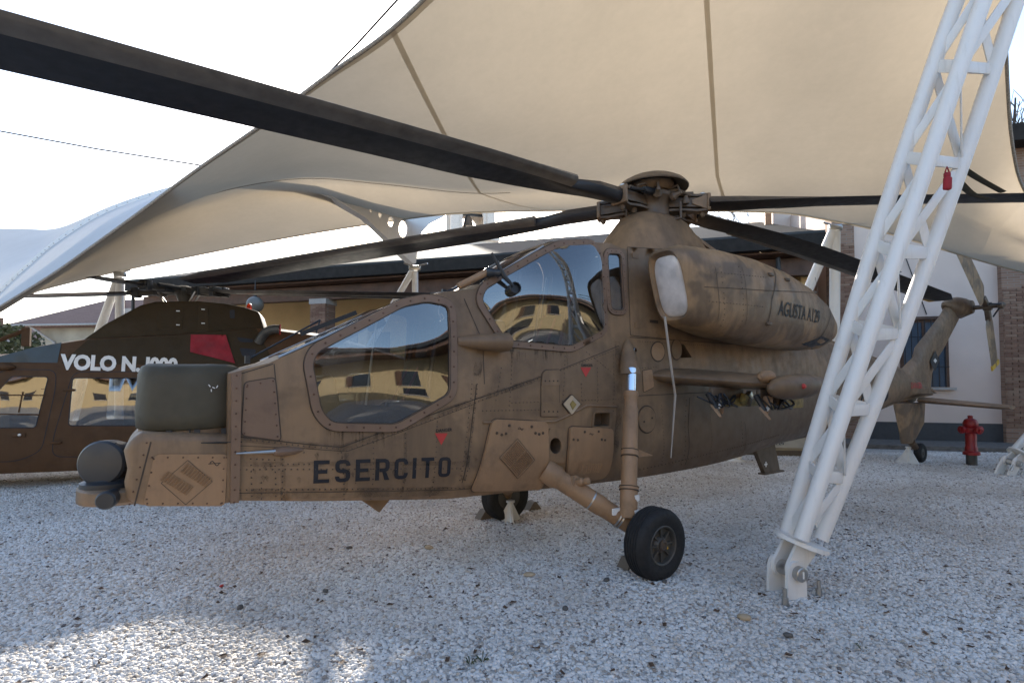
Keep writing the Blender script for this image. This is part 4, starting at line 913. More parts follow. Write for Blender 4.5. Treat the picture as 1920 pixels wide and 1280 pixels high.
ffn = lambda u, w, o: (u, .085 + o, w)
cx, cy = FP(1750, 677); s_ = .16
m = MB(); P4 = [FP(1750, 656), FP(1758, 676), FP(1749, 697), FP(1741, 678)]; m.add([ffn(*p, .004) for p in P4], [(0, 1, 2, 3)]); em = part('diamond_badge', m, 'ink', fin, 0)
m = MB(); c = FP(1750, 676); m.add([ffn(c[0] + .1, c[1], .007), ffn(c[0], c[1] + .05, .007), ffn(c[0] - .1, c[1], .007), ffn(c[0], c[1] - .05, .007)], [(0, 1, 2, 3)]); part('badge_cross', m, 'label_white', em, 0)
a0, a1, b0, b1 = SV(1676, 765, 0), SV(1735, 758, 0), SV(1692, 832, 0), SV(1714, 832, 0)
m = MB(); rows = [(a0[0], a1[0], a0[1] + .08, .10), (a0[0] - .15, a1[0] + .1, (a0[1] + b0[1]) / 2, .07), (b0[0], b1[0], b0[1], .06)]
vf = finloft(rows, 'sand_camo', 'ventral_fin')
tw = SV(1722, 850, 0); tws = .19
m = MB(); m.lathe((tw[0], .03, tws), (0, 1, 0), [(.09, -.05), (.15, -.065), (.185, -.04), (.19, 0), (.185, .04), (.15, .065), (.09, .05)], 32, (False, False)); twl = part('tail_wheel', m, 'rubber', heli, 50)
m = MB(); m.lathe((tw[0], .03, tws), (0, 1, 0), [(.1, -.045), (.1, .045), (.04, .05), (.03, .06)], 20); part('rim', m, 'wheel_grey', twl)
m = MB(); m.tube([(b1[0] + .15, 0, b1[1] + .05), (tw[0] + .05, 0, tws + .05), (tw[0], .03, tws)], [.07, .05, .03], 10); part('tail_wheel_fork', m, 'umber', twl)
h0 = SV(1738, 752, .2)
for s in (1, -1):
    m = MB()
    def sec(u, v, w, c, t): return [(u - c * .5 + c * .5 * math.cos(q), s * v, w + t * math.sin(q)) for q in [2 * PI * k / 16 for k in range(16)]]
    m.loft([sec(-8.75, .10, 1.22, .62, .06), sec(-8.62, 1.30, 1.135, .50, .045), sec(-8.66, 1.42, 1.13, .40, .03)]); st = part('stabiliser', m, 'sand', heli)
tR = SV(1846, 575, .42); gx = SV(1800, 575, .05)
m = MB(); m.lathe((tR[0], .05, tR[1] + .02), (0, 1, 0), [(.05, -.3), (.20, -.22), (.24, -.05), (.20, .04), (.14, .18)], 20); m.lathe((tR[0] + .35, 0, tR[1] + .02), (-1, 0, 0), [(.03, -.75), (.14, -.4), (.22, 0), (.235, .3), (.16, .5)], 18); gb = part('tail_gearbox', m, 'sand', heli, 60)
m = MB(); m.lathe((tR[0], .1, tR[1]), (0, 1, 0), [(.05, 0), (.05, .30), (.09, .30), (.09, .44), (.05, .45), (.05, .54), (.08, .55), (.08, .62), (.03, .66)], 14); hub2 = part('tail_rotor_shaft', m, 'hub_brown', gb)
for (x, y), tipy in (((1794, 452), False), ((1866, 688), True)):
    t_ = SV(x, y, .46); d = Vector((t_[0] - tR[0], 0, t_[1] - tR[1])); L = d.length; d.normalize(); q = Vector((d.z, 0, -d.x)); o = Vector((tR[0], .46, tR[1]))
    if q.x < 0: q = -q
    def tp2(r, y, z): p = o + d * r + q * y; return (p.x, p.y + z, p.z)
    m = MB(); m.loft([[tp2(r, y * c, z) for y, z in ((-.5, 0), (-.1, .02), (.4, .012), (.5, 0), (.4, -.012), (-.1, -.02))] for r, c in ((.28, .26), (.34, .50), (.42, .58), (L, .52))]); tb = part('tail_rotor_blade', m, 'sand_camo', gb)
    m = MB(); m.bbox(tp2(.17, 0, 0), (.12, .10, .30), Matrix.Rotation(math.atan2(d.x, d.z), 3, 'Y'), .02); part('blade_root', m, 'hub_brown', tb)
    if tipy: m = MB(); m.loft([[tp2(r, y * .53, z) for y, z in ((-.5, .022), (.5, .014), (.5, -.014), (-.5, -.022))] for r in (L - .1, L + .004)]); part('blade_tip', m, 'yellow', tb)
    m = MB(); m.tube([tp2(.22, .1, .1), (tR[0] + .05, .72, tR[1] + .02)], .016, 6); part('pitch_link', m, 'black', tb)
m = MB(); a, b, c = SV(1690, 562, 0), SV(1740, 640, 0), 0; b2 = SV(1748, 606, .0)
e = SV(1738, 741, .2); P, Fc, W = text2d('DANGER', .16, .003); m = MB()
m.add([sk(-8.2 - x, 1.45 + y, .01) for x, y in P], Fc); part('tail_lettering', m, 'decal_red', heli, 0)
o = K(1609, 764); textpatch(heli, 'EI', o, -1, .06, .48, sk, .008, 'ink', 'tail_lettering', .012)
o = K(1655, 752); textpatch(heli, '5', o, -1, .08, .42, sk, .008, 'ink', 'tail_lettering', .012)
# ------------------------------------------------------------------ ground
def gravelmat():
    m, nt, b = newmat('gravel_bed'); v = coords(nt, kind='Object')
    vo = nd(nt, 'ShaderNodeTexVoronoi'); vo.inputs['Scale'].default_value = 40; nt.links.new(v, vo.inputs['Vector'])
    cell = ramp(nt, vo.outputs['Color'], [(0.0, (0.40, 0.36, 0.32)), (0.25, (0.60, 0.57, 0.53)), (1.0, (0.74, 0.71, 0.68))])
    edge = ramp(nt, vo.outputs['Distance'], [(0.25, 1.0), (0.62, 0.58)])
    c = mix(nt, cell, edge, 1.0, 'MULTIPLY')
    dirt = ramp(nt, noise(nt, v, 0.9, 6, 0.65), [(0.42, 0.0), (0.75, 1.0)])
    c = mix(nt, c, (0.30, 0.25, 0.20), mix(nt, 0.0, dirt, 0.45))
    nt.links.new(c, b.inputs['Base Color']); b.inputs['Roughness'].default_value = 0.9
    inv = nd(nt, 'ShaderNodeMath', operation='SUBTRACT'); inv.inputs[0].default_value = 1; nt.links.new(vo.outputs['Distance'], inv.inputs[1])
    bump(nt, b, inv.outputs[0], 0.9, 0.02); return m
gravelmat()
def pebblemat():
    m, nt, b = newmat('pebble'); oi = nd(nt, 'ShaderNodeObjectInfo')
    c = ramp(nt, oi.outputs['Random'], [(0.0, (0.52, 0.48, 0.43)), (0.15, (0.76, 0.73, 0.69)), (0.50, (0.82, 0.80, 0.77)), (0.78, (0.66, 0.63, 0.59)), (0.88, (0.55, 0.47, 0.38)), (0.955, (0.36, 0.31, 0.27)), (0.987, (0.16, 0.14, 0.13)), (1.0, (0.09, 0.08, 0.08))])
    dn = noise(nt, oi.outputs['Location'], 0.75, 5, 0.6); c = mix(nt, c, (0.40, 0.33, 0.26), ramp(nt, dn, [(0.42, 0.0), (0.72, 0.55)]))
    v = coords(nt, kind='Object'); n = noise(nt, v, 30, 3)
    nt.links.new(mix(nt, c, ramp(nt, n, [(0.3, 0.86), (0.7, 1.0)]), 1.0, 'MULTIPLY'), b.inputs['Base Color']); b.inputs['Roughness'].default_value = 0.75; return m
pebblemat()
m = MB()
for (x0, x1, y0, y1) in ((-400, 400, -200, 900),): m.add([(x0, y0, 0), (x1, y0, 0), (x1, y1, 0), (x0, y1, 0)], [(0, 1, 2, 3)])
m.build('ground', 'gravel_bed', kind='structure', label='white gravel yard')
# pebbles: grown over a sheet that follows what the yard shows
m = MB(); rows = [(2.1, -3.0, 3.3), (3.0, -3.5, 4.0), (4.5, -5.0, 5.2), (6.5, -7.0, 7.2), (9.0, -9.5, 9.8), (11.6, -11.5, 12.4)]
m.grid([[(x0 + (x1 - x0) * k / 12, y, .004) for k in range(13)] for y, x0, x1 in rows])
gv = m.build('gravel', 'gravel_bed', None, 0, 'loose white pebbles covering the yard', 'gravel', None, 'stuff')
gv.data.materials.append(MATS['pebble'])
ng = bpy.data.node_groups.new('pebbles', 'GeometryNodeTree')
ng.interface.new_socket('Geometry', in_out='INPUT', socket_type='NodeSocketGeometry'); ng.interface.new_socket('Geometry', in_out='OUTPUT', socket_type='NodeSocketGeometry')
N_ = ng.nodes; Lk = ng.links; gi = N_.new('NodeGroupInput'); go = N_.new('NodeGroupOutput')
dist = N_.new('GeometryNodeDistributePointsOnFaces')
pos = N_.new('GeometryNodeInputPosition'); sep = N_.new('ShaderNodeSeparateXYZ'); Lk.new(pos.outputs[0], sep.inputs[0])
mr = N_.new('ShaderNodeMapRange'); mr.inputs[1].default_value = 2.5; mr.inputs[2].default_value = 10; mr.inputs[3].default_value = 5000; mr.inputs[4].default_value = 1900; Lk.new(sep.outputs[1], mr.inputs[0])
Lk.new(mr.outputs[0], dist.inputs['Density']); Lk.new(gi.outputs[0], dist.inputs['Mesh'])
js = N_.new('GeometryNodeJoinGeometry'); src = N_.new('GeometryNodeGeometryToInstance')
for k in range(5):
    ic = N_.new('GeometryNodeMeshIcoSphere'); ic.inputs['Radius'].default_value = .0098; ic.inputs['Subdivisions'].default_value = 2
    sp = N_.new('GeometryNodeSetPosition'); nz = N_.new('ShaderNodeTexNoise'); nz.noise_dimensions = '4D'; nz.inputs['Scale'].default_value = 55; nz.inputs['Detail'].default_value = 1; nz.inputs['W'].default_value = k * 3.7
    sb = N_.new('ShaderNodeVectorMath'); sb.operation = 'SUBTRACT'; sb.inputs[1].default_value = (.5, .5, .5); Lk.new(nz.outputs['Color'], sb.inputs[0])
    sc_ = N_.new('ShaderNodeVectorMath'); sc_.operation = 'SCALE'; sc_.inputs['Scale'].default_value = .02; Lk.new(sb.outputs[0], sc_.inputs[0])
    Lk.new(ic.outputs[0], sp.inputs['Geometry']); Lk.new(sc_.outputs[0], sp.inputs['Offset'])
    tf = N_.new('GeometryNodeTransform'); tf.inputs['Scale'].default_value = (1.0 + .12 * k, .85 + .06 * ((k * 2) % 3), .66 + .05 * (k % 2)); Lk.new(sp.outputs[0], tf.inputs[0])
    ss = N_.new('GeometryNodeSetShadeSmooth'); Lk.new(tf.outputs[0], ss.inputs[0])
    sm = N_.new('GeometryNodeSetMaterial'); sm.inputs['Material'].default_value = MATS['pebble']; Lk.new(ss.outputs[0], sm.inputs[0])
    Lk.new(sm.outputs[0], src.inputs[0])
iop = N_.new('GeometryNodeInstanceOnPoints'); iop.inputs['Pick Instance'].default_value = True
Lk.new(dist.outputs['Points'], iop.inputs['Points']); Lk.new(src.outputs[0], iop.inputs['Instance'])
rr = N_.new('FunctionNodeRandomValue'); rr.data_type = 'FLOAT_VECTOR'; rr.inputs[0].default_value = (-.5, -.5, 0); rr.inputs[1].default_value = (.5, .5, 6.28); Lk.new(rr.outputs[0], iop.inputs['Rotation'])
rs = N_.new('FunctionNodeRandomValue'); rs.data_type = 'FLOAT'; rs.inputs['Min'].default_value = 0; rs.inputs['Max'].default_value = 1; rs.inputs['Seed'].default_value = 5
pw_ = N_.new('ShaderNodeMath'); pw_.operation = 'POWER'; pw_.inputs[1].default_value = 2.6; Lk.new(rs.outputs[1], pw_.inputs[0]); ma_ = N_.new('ShaderNodeMath'); ma_.operation = 'MULTIPLY_ADD'; ma_.inputs[1].default_value = 1.15; ma_.inputs[2].default_value = .68; Lk.new(pw_.outputs[0], ma_.inputs[0]); Lk.new(ma_.outputs[0], iop.inputs['Scale'])
Lk.new(gi.outputs[0], js.inputs[0]); Lk.new(iop.outputs[0], js.inputs[0]); Lk.new(js.outputs[0], go.inputs[0])
md = gv.modifiers.new('pebbles', 'NODES'); md.node_group = ng
# dead leaves and dark chips lying about
plain('leaf_brown', (0.085, 0.05, 0.03), .8, var=.5, scale=3); plain('stone_dark', (0.10, 0.095, 0.09), .8, var=.3); plain('stone_tan', (0.42, 0.33, 0.22), .8, var=.3)
rnd = random.Random(3); m = MB()
for k in range(750):
    y = 2.4 + 8.5 * rnd.random() ** 1.1; x = (rnd.random() * 2 - 1) * y * 1.02
    if rnd.random() < .4 and x < 0: continue
    s = rnd.uniform(.012, .032); t = rnd.uniform(0, 2 * PI); z = .017 + rnd.uniform(0, .012); c, q = math.cos(t), math.sin(t)
    pts = [(-s, 0, .004), (-s * .3, s * .45, -.004), (s * .8, s * .3, .006), (s, 0, 0), (s * .3, -s * .5, .007), (-s * .5, -s * .35, 0)]
    m.add([(x + c * a - q * b, y + q * a + c * b, z + d * rnd.uniform(.3, 1.8)) for a, b, d in pts], [(0, 1, 2, 3, 4, 5)])
m.build('fallen_leaves', 'leaf_brown', None, 0, 'small dry brown leaves scattered over the gravel', 'leaves', None, 'stuff')
def stone(px, py, s, mat, label, fl=.5):
    p = gr(px, py); bm = bmesh.new(); bmesh.ops.create_icosphere(bm, subdivisions=2, radius=1); r2 = random.Random(px)
    for v in bm.verts: v.co = Vector((v.co.x * s, v.co.y * s * .7, v.co.z * s * fl)) * r2.uniform(.88, 1.1)
    bm.verts.index_update(); mb = MB(); mb.add([v.co.copy() for v in bm.verts], [[v.index for v in f.verts] for f in bm.faces]); bm.free()
    mb.build('stone', mat, None, 60, label, 'stone', 'odd stones among the pebbles', None, (p.x, p.y, .014 + s * fl * .4), (0, 0, r2.uniform(0, 6)))
stone(993, 1081, .05, 'stone_tan', 'flat tan stone on the gravel left of the near main wheel', .35)
stone(804, 1030, .045, 'stone_tan', 'tan stone in the shade under the fuselage lettering', .45)
stone(1396, 1163, .045, 'stone_tan', 'pale tan stone on the gravel left of the lattice mast foot')
stone(415, 922 + 180, .02, 'decal_red', 'small red chip on the gravel below the nose')
for i, (x, y, w) in enumerate(((1246, 1094, 'dark stone touching the gravel right below the near main wheel'), (1137, 1091, 'dark stone on the gravel just left of the near main wheel'), (655, 1030, 'grey stone in front of the word ESERCITO'), (1478, 1196, 'grey stone on the gravel below the lattice mast foot'), (450, 1143, 'dark stone low on the left, below the sensor turret panel'), (610, 1112, 'dark stone on the gravel below the letter E'), (1060, 1145, 'dark chip on the gravel below the trailing arm'))): stone(x, y, .03, 'stone_dark', w)
# paved strip along the buildings, one kerb step above the gravel
plain('pavers', (0.13, 0.12, 0.11), .85, var=.3, scale=9, bumps=.5, bscale=6)
BD = Vector((-.962, .273, 0)); BN = Vector((-.273, -.962, 0))     # along the buildings to the left, and out towards the yard
BO = Vector((7.9, 13.0, 0))                                        # under the portico's eaves at its right end
def bp(s, o, z): p = BO + BD * s + BN * o; return (p.x, p.y, z)
m = MB(); m.loft([[bp(s, .55, z) for s, z in ((-14, .0), (34, 0), (34, .10), (-14, .10))], [bp(s, -7, z) for s, z in ((-14, 0), (34, 0), (34, .10), (-14, .10))]])
m.build('pavement', 'pavers', kind='structure', label='dark paved strip along the buildings', smooth=0)
# ------------------------------------------------------------------ the tensile roof
COLS = [[(-60, 612, 7.6), (-20, 585, 7.9), (10, 562, 8.4)], [(90, 520, 7.0), (110, 505, 8.0), (120, 532, 10.5)], [(180, 457, 6.7), (200, 447, 8.2), (225, 508, 12)],
        [(262, 398, 6.4), (310, 392, 8.7), (380, 476, 12)], [(370, 318, 6.0), (450, 350, 9.2), (530, 447, 11.9)], [(490, 235, 5.5), (580, 334, 9.8), (690, 421, 11.6)],
        [(610, 145, 5.1), (720, 345, 10.1), (845, 401, 11)], [(735, 55, 4.75), (900, 362, 10.0), (1040, 395, 10.7)], [(900, -100, 4.4), (1080, 350, 9.6), (1180, 394, 10.4)],
        [(1300, -430, 4.0), (1345, 330, 9.0), (1368, 396, 10.3)], [(1900, -560, 3.6), (1500, 335, 8.8), (1475, 400, 10.3)], [(1882, -120, 5.2), (1600, 345, 8.7), (1560, 414, 10.2)],
        [(1886, 80, 6.2), (1680, 362, 8.6), (1630, 428, 10.1)], [(1898, 270, 7.1), (1770, 392, 8.5), (1720, 453, 9.9)], [(1925, 365, 7.8), (1860, 430, 8.3), (1830, 486, 9.6)],
        [(2000, 455, 8.4), (1990, 490, 8.8), (1960, 522, 9.2)], [(2150, 560, 8.8), (2140, 565, 9), (2120, 570, 9.2)]]
can = thing('tensile_canopy', 'cream tensile fabric canopy stretched over the attack helicopter', 'canopy', at(778, 492, 11.5))
CL = can.location.copy()
rows3 = [cr([at(*c[k]) for c in COLS], 6) for k in range(3)]
nc = len(rows3[0]); G = []
for j in range(nc):
    a, c, e = rows3[0][j], rows3[1][j], rows3[2][j]; line = []
    n1, n2 = 14, 8
    for i in range(n1): t = i / n1; p = a.lerp(c, t); p.z -= .10 * math.sin(PI * t); line.append(p)
    for i in range(n2 + 1): t = i / n2; p = c.lerp(e, t); p.z -= .06 * math.sin(PI * t); line.append(p)
    G.append([p - CL for p in line])
NRW = len(G[0])
cuts = [0, 15, 30, 42, 54, 66, 84, nc - 1]
for a, b in zip(cuts[:-1], cuts[1:]):
    m = MB(); m.grid([[G[j][i] for i in range(NRW)] for j in range(a, b + 1)]); m.build('membrane_panel', 'membrane', can, 60)
for j in cuts[3:5]:
    m = MB(); q = [G[j][i] for i in range(NRW)]; d = [(G[min(j + 1, nc - 1)][i] - G[j - 1][i]).normalized() * .03 for i in range(NRW)]
    m.grid([[p - e - Vector((0, 0, .006)), p + e - Vector((0, 0, .006))] for p, e in zip(q, d)]); m.build('fabric_seam', 'membrane_seam', can, 60)
m = MB(); m.tube([G[j][0] for j in range(nc)], .020, 8); m.build('edge_rope', 'rope', can, 60)
m = MB(); m.tube([G[j][-1] for j in range(nc)], .02, 8); m.build('edge_rope', 'membrane_seam', can, 60)
# hem along the free edge
m = MB(); m.grid([[G[j][0] - Vector((0, 0, .008)), G[j][0].lerp(G[j][1], .22) - Vector((0, 0, .012))] for j in range(0, nc)]); m.build('edge_hem', 'membrane_seam', can, 60)
m = MB(); m.tube([G[j][14] - Vector((0, 0, .01)) for j in range(20, 45)], .006, 5); m.build('valley_cable', 'rope', can)
# steel arch: perforated plate at the right, bolted rim at the left
AR = [(-90, 655, 8.5), (0, 545, 8.4), (60, 488, 8.4), (110, 447, 8.5), (200, 393, 8.7), (320, 353, 9.0), (420, 337, 9.4), (500, 342, 9.75), (560, 351, 10.1), (620, 370, 10.5), (680, 404, 10.9), (720, 438, 11.2), (776, 493, 11.5)]
arch = thing('steel_arch', 'white steel arch with round holes carrying the canopy', 'arch', at(778, 492, 11.5)); AL = arch.location.copy()
ap = cr([at(*p) for p in AR], 6)
pa, pb = at(490, 345, 9.75), at(778, 492, 11.5); hd = Vector((pb.x - pa.x, pb.y - pa.y, 0)).normalized(); hn = Vector((hd.y, -hd.x, 0))
def apl(px, py):
    d = ray(px, py); t = (pa - C0).dot(hn) / d.dot(hn); p = C0 + d * t - pa; return (p.dot(hd), p.z)
def afn(x, z, o): return pa + hd * x + Vector((0, 0, z)) + hn * o - AL
pl = [apl(*p) for p in ((420, 333), (490, 336), (600, 349), (700, 379), (770, 394), (838, 402), (826, 410), (805, 420), (790, 436), (783, 455), (779, 494), (772, 494), (745, 470), (716, 440), (680, 406), (620, 371), (560, 353), (490, 347), (420, 341))]
def ell(x, y, rx, ry): return [apl(x + rx * math.cos(2 * PI * k / 18), y + ry * math.sin(2 * PI * k / 18)) for k in range(18)]
hs = [ell(695, 395, 2.5, 4), ell(712, 403, 3.5, 6), ell(732, 416, 5.5, 9.5), ell(755, 430, 8, 16)]
m = MB(); patch(m, pl, afn, .03, hs, None, 0, .3); patch(m, pl, afn, -.03, hs, None, 0, .3)
for lp in [pl, *hs]:
    n = len(lp); m.add([afn(*p, .03) for p in lp] + [afn(*p, -.03) for p in lp], [(i, (i + 1) % n, n + (i + 1) % n, n + i) for i in range(n)])
m.build('arch_plate', 'white_paint', arch)
m = MB(); inner = [apl(*p) for p in ((420, 341), (490, 347), (560, 353), (620, 371), (680, 406), (716, 440), (745, 470), (772, 495))]
m.loft([[afn(x, z - .002, .12), afn(x, z - .002, -.12), afn(x, z - .035, -.12), afn(x, z - .035, .12)] for x, z in dens(inner, .25, False)]); m.build('arch_flange', 'white_paint', arch, 50)
m = MB(); top_ = [apl(*p) for p in ((440, 334), (490, 338), (600, 351), (700, 381), (830, 403))]
for x, z in dens(top_, .12, False): dome(m, afn(x, z - .03, .03), -hn, .014, .02)
m.build('arch_bolts', 'rust_bolt', arch, 0, kind='stuff')
lf = [p - AL for p in ap[:40]]; tv = Vector((0, -.6, -.8)).normalized()
m = MB(); rg = []
for i, p in enumerate(lf):
    t = (lf[min(i + 1, len(lf) - 1)] - lf[max(i - 1, 0)]).normalized(); s1 = t.cross(Vector((.35, -.9, .25))).normalized(); s1 = s1 if s1.z < 0 else -s1; o2 = t.cross(s1).normalized() * .05
    rg.append([p + o2 * .5, p + s1 * .14 + o2 * .5, p + s1 * .14 - o2 * .5, p - o2 * .5])
m.loft(rg); m.build('arch_rim', 'white_paint', arch, 50)
m = MB(); 
for i in range(0, len(lf) - 1):
    for kk in (0,):
        p = lf[i].lerp(lf[i + 1], kk); t = (lf[i + 1] - lf[i]).normalized(); s1 = t.cross(Vector((.35, -.9, .25))).normalized(); s1 = s1 if s1.z < 0 else -s1; o2 = t.cross(s1).normalized(); o2 = o2 if o2.y < 0 else -o2
        dome(m, p + s1 * .035 + o2 * .026, o2, .010, .008)
m.build('rim_bolts', 'steel', arch, 0, kind='stuff')
# left-hand neighbour roof, seen from outside above the rim, and the strip down to the free edge
lc = thing('tensile_canopy', 'pale bluish neighbouring canopy rising above the bolted arch at far left', 'canopy', at(60, 488, 8.4)); LL = lc.location.copy()
rim = [at(*p) for p in ((-260, 800, 8.6), (-90, 655, 8.5), (0, 545, 8.4), (60, 488, 8.4), (110, 447, 8.5), (200, 393, 8.7), (320, 353, 9.0), (420, 337, 9.4))]
far = [at(*p) for p in ((-420, 560, 16), (-200, 436, 15), (-60, 428, 14.5), (40, 429, 14), (110, 427, 13.2), (210, 385, 11.5), (320, 350, 10), (420, 334, 9.7))]
ra, fa = cr(rim, 6), cr(far, 6)
m = MB(); P = []
for a, b in zip(ra, fa):
    ln = []
    for i in range(9): t = i / 8; p = a.lerp(b, t); p.z -= .25 * math.sin(PI * t) * (b - a).length / 6; ln.append(p - LL)
    P.append(ln)
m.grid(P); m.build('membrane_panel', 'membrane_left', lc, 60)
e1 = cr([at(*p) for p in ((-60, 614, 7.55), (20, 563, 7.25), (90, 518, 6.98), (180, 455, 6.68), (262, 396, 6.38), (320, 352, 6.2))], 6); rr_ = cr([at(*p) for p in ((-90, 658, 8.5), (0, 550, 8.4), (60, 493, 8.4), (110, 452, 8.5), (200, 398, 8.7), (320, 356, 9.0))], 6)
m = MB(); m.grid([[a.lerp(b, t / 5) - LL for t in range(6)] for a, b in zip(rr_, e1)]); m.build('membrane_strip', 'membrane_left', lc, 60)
# slanting tube supports
def vee(label, top, legs, r, name='vee_support'):
    T = at(*top); o = thing(name, label, 'support', (T.x, T.y, 0), 0, 'white tube supports under the canopy edge'); L0 = o.location.copy()
    for lg in legs:
        b = gr(lg[0], lg[1]) if len(lg) == 2 else at(*lg); b.z = 0
        m = MB(); off = (b - T).normalized() * .12; m.tube([T + off - L0, b - L0], r, 14); m.build('leg', 'white_paint', o)
        m = MB(); m.lathe(b - L0, (0, 0, 1), [(r * 2.2, 0), (r * 2.2, .03), (r * 1.2, .035)], 16); m.build('foot_plate', 'white_paint', o)
    m = MB(); m.bbox(T - L0 + Vector((0, 0, -.03)), (.26, .10, .12), None, .02); m.tube([T - L0 + Vector((-.25, 0, .08)), T - L0, T - L0 + Vector((.3, -.1, .05))], .02, 6); m.build('head_bracket', 'steel', o)
    return o
vee('white V-shaped tube support behind the brown helicopter at far left', (225, 512, 11.8), [(104, 849), (222, 850)], .085)
vee('white V-shaped tube support under the foot of the perforated arch', (778, 500, 11.5), [(578, 849), (781, 852)], .07)
vee('white V-shaped tube support behind the engine nacelle and mast', (1566, 424, 10.3), [(1378, 864), (1563, 866)], .095)
# cables in the sky
for a, b, lb in (((-60, 235, 9), (420, 317, 9), 'thin dark cable crossing the sky at left above the canopy edge'), ((560, 195, 7), (800, -60, 6), 'thin dark cable running up beside the canopy edge near the top')):
    m = MB(); A_, B_ = at(*a), at(*b); m.tube([A_, A_.lerp(B_, .5) - Vector((0, 0, .03)), B_], .013, 6); m.build('stay_cable', 'black', None, 60, lb, 'cable')
# ------------------------------------------------------------------ lattice mast
def chordpix(pts, Y0, Y1):
    k = np.polyfit([p[1] for p in pts], [p[0] for p in pts], 2); ys = [1010, 985, 900, 800, 700, 600, 480, 350, 200, 60, -60, -200, -330, -460]
    return [(float(np.polyval(k, y)) if y > -80 else float(np.polyval(k, -80) + (-80 - y) * .15), y, Y0 + (Y1 - Y0) * (1010 - y) / 1470) for y in ys]
ML = chordpix([(1481, 985), (1522, 831), (1568, 700), (1577, 640), (1627, 485), (1670, 370), (1714, 240), (1780, 30)], 3.99, 3.80)
MM = chordpix([(1499, 1015), (1571, 808), (1600, 720), (1629, 626), (1684, 470), (1712, 387), (1759, 240), (1834, 30)], 3.72, 3.62)
MR = chordpix([(1538, 1008), (1610, 838), (1683, 639), (1737, 493), (1780, 380), (1836, 200), (1898, 30)], 3.95, 3.78)
mast = thing('lattice_mast', 'white three-tube lattice mast leaning right in the foreground', 'mast', gr(1490, 1105), 0, 'white lattice masts holding the canopy'); M0 = mast.location.copy()
ch = []
for tr_ in (ML, MM, MR):
    P = cr([at(*p) for p in tr_], 5); ch.append([p - M0 for p in P]); m = MB(); m.tube(ch[-1], .053, 18); m.build('chord_tube', 'white_paint', mast, 60)
def lev(c, y):
    """point on a chord whose picture height is y"""
    P = ch[c]; best = None
    for i in range(len(P) - 1):
        def yy(p): q = p + M0; d = q - C0; k = d.y * math.cos(PITCH) + d.z * math.sin(PITCH); zz = -d.y * math.sin(PITCH) + d.z * math.cos(PITCH); return PY - F * zz / k
        a, b = yy(P[i]), yy(P[i + 1])
        if (a - y) * (b - y) <= 0 and a != b: return P[i].lerp(P[i + 1], (a - y) / (a - b))
    return P[0]
LV = [(870, 893, 896), (746, 770, 767), (607, 628, 625), (458, 474, 475), (295, 300, 307), (124, 125, 130), (-60, -60, -50), (-260, -260, -250)]
def flatbar(a, b, w, t, name):
    d = (b - a); L = d.length; z = d.normalized(); up = Vector((0, 0, 1)); x = z.cross(up).normalized(); y = x.cross(z)
    M = Matrix((x, y, z)).transposed(); m = MB(); m.bbox((a + b) / 2, (t, w, L - .10), M, .004); return m.build(name, 'white_paint', mast)
prev = None
base = [ch[k][3] for k in range(3)]
for i, (a, b, c) in enumerate(LV):
    q = [lev(0, a), lev(1, b), lev(2, c)]
    for k in range(3): flatbar(q[k], q[(k + 1) % 3], .085, .014, 'ring_bar')
    pq = prev or base
    dg = [(0, 1), (1, 2), (2, 0)] if i % 1 == 0 else []
    for k, (s_, e_) in enumerate(dg):
        if k == 0: flatbar(pq[0], q[1] + Vector((0, 0, -.02)), .06, .012, 'diagonal_bar')
        elif k == 1: flatbar(pq[2], q[1] + Vector((0, 0, -.02)), .07, .012, 'diagonal_bar') if i % 2 else flatbar(pq[1], q[2], .07, .012, 'diagonal_bar')
        else: flatbar(pq[2], q[0], .07, .012, 'diagonal_bar')
    prev = q
axd = (sum((c[8] for c in ch), Vector()) / 3 - sum((c[0] for c in ch), Vector()) / 3).normalized()
fc = sum((c[0] for c in ch), Vector()) / 3
m = MB(); m.lathe(fc - axd * .035, axd, [(.10, -.001), (.19, 0), (.19, .03), (.10, .031)], 36); m.build('foot_flange', 'white_paint', mast)
pin = at(1475, 1065, 3.85) - M0
yv = Vector((.30, -.95, 0)).normalized(); xv = Vector((.95, .30, 0)).normalized()
for s in (-.06, .06):
    m = MB(); P = [(-.05, .20), (.14, .20), (.05, -.02), (.02, -.12), (-.10, -.12), (-.09, .05)]
    base_ = pin; f_ = lambda x, z, d: base_ + xv * x + Vector((0, 0, z)) + yv * d
    top = fc - axd * .04; tl = [(top - pin).dot(xv), (top - pin).z]
    P = rounded([(tl[0] - .10, tl[1] + .03), (tl[0] + .11, tl[1] - .02), (.06, -.03), (.02, -.07), (-.06, -.05), (-.07, .04)], .03); m.prism(P, f_, s - .012, s + .012); m.build('fork_plate', 'white_paint', mast)
for s in (-.085, .085):
    m = MB(); P = rounded([(-.10, -.30), (.09, -.30), (.075, .0), (.05, .075), (-.05, .08), (-.085, .02)], .04); m.prism(P, f_, s - .014, s + .014); m.build('clevis_plate', 'white_paint', mast)
m = MB(); m.lathe(pin - yv * -.11, yv, [(.052, -.25), (.052, .03), (.045, .035)], 20); pn_ = m.build('pin', 'steel', mast); m = MB(); m.bbox(pin + yv * .148, (.012, .004, .05)); m.build('pin_slot', 'label_white', mast)
for dx, dy in ((.19, -.1), (.19, .15), (-.17, -.15)):
    m = MB(); p = Vector((pin.x, pin.y, 0)) + xv * dx + yv * -dy; m.lathe(p, (0, 0, 1), [(.022, 0), (.022, .06), (.014, .06), (.014, .12)], 6); m.build('anchor_bolt', 'steel', mast)
m2 = copy_tree(mast); f2 = gr(1893, 888); m2.location = (f2.x - .05, f2.y, 0); m2.rotation_euler = (0, R(26), 0); m2['label'] = 'foot of a second white mast cut off by the right edge beside the fire hydrant'
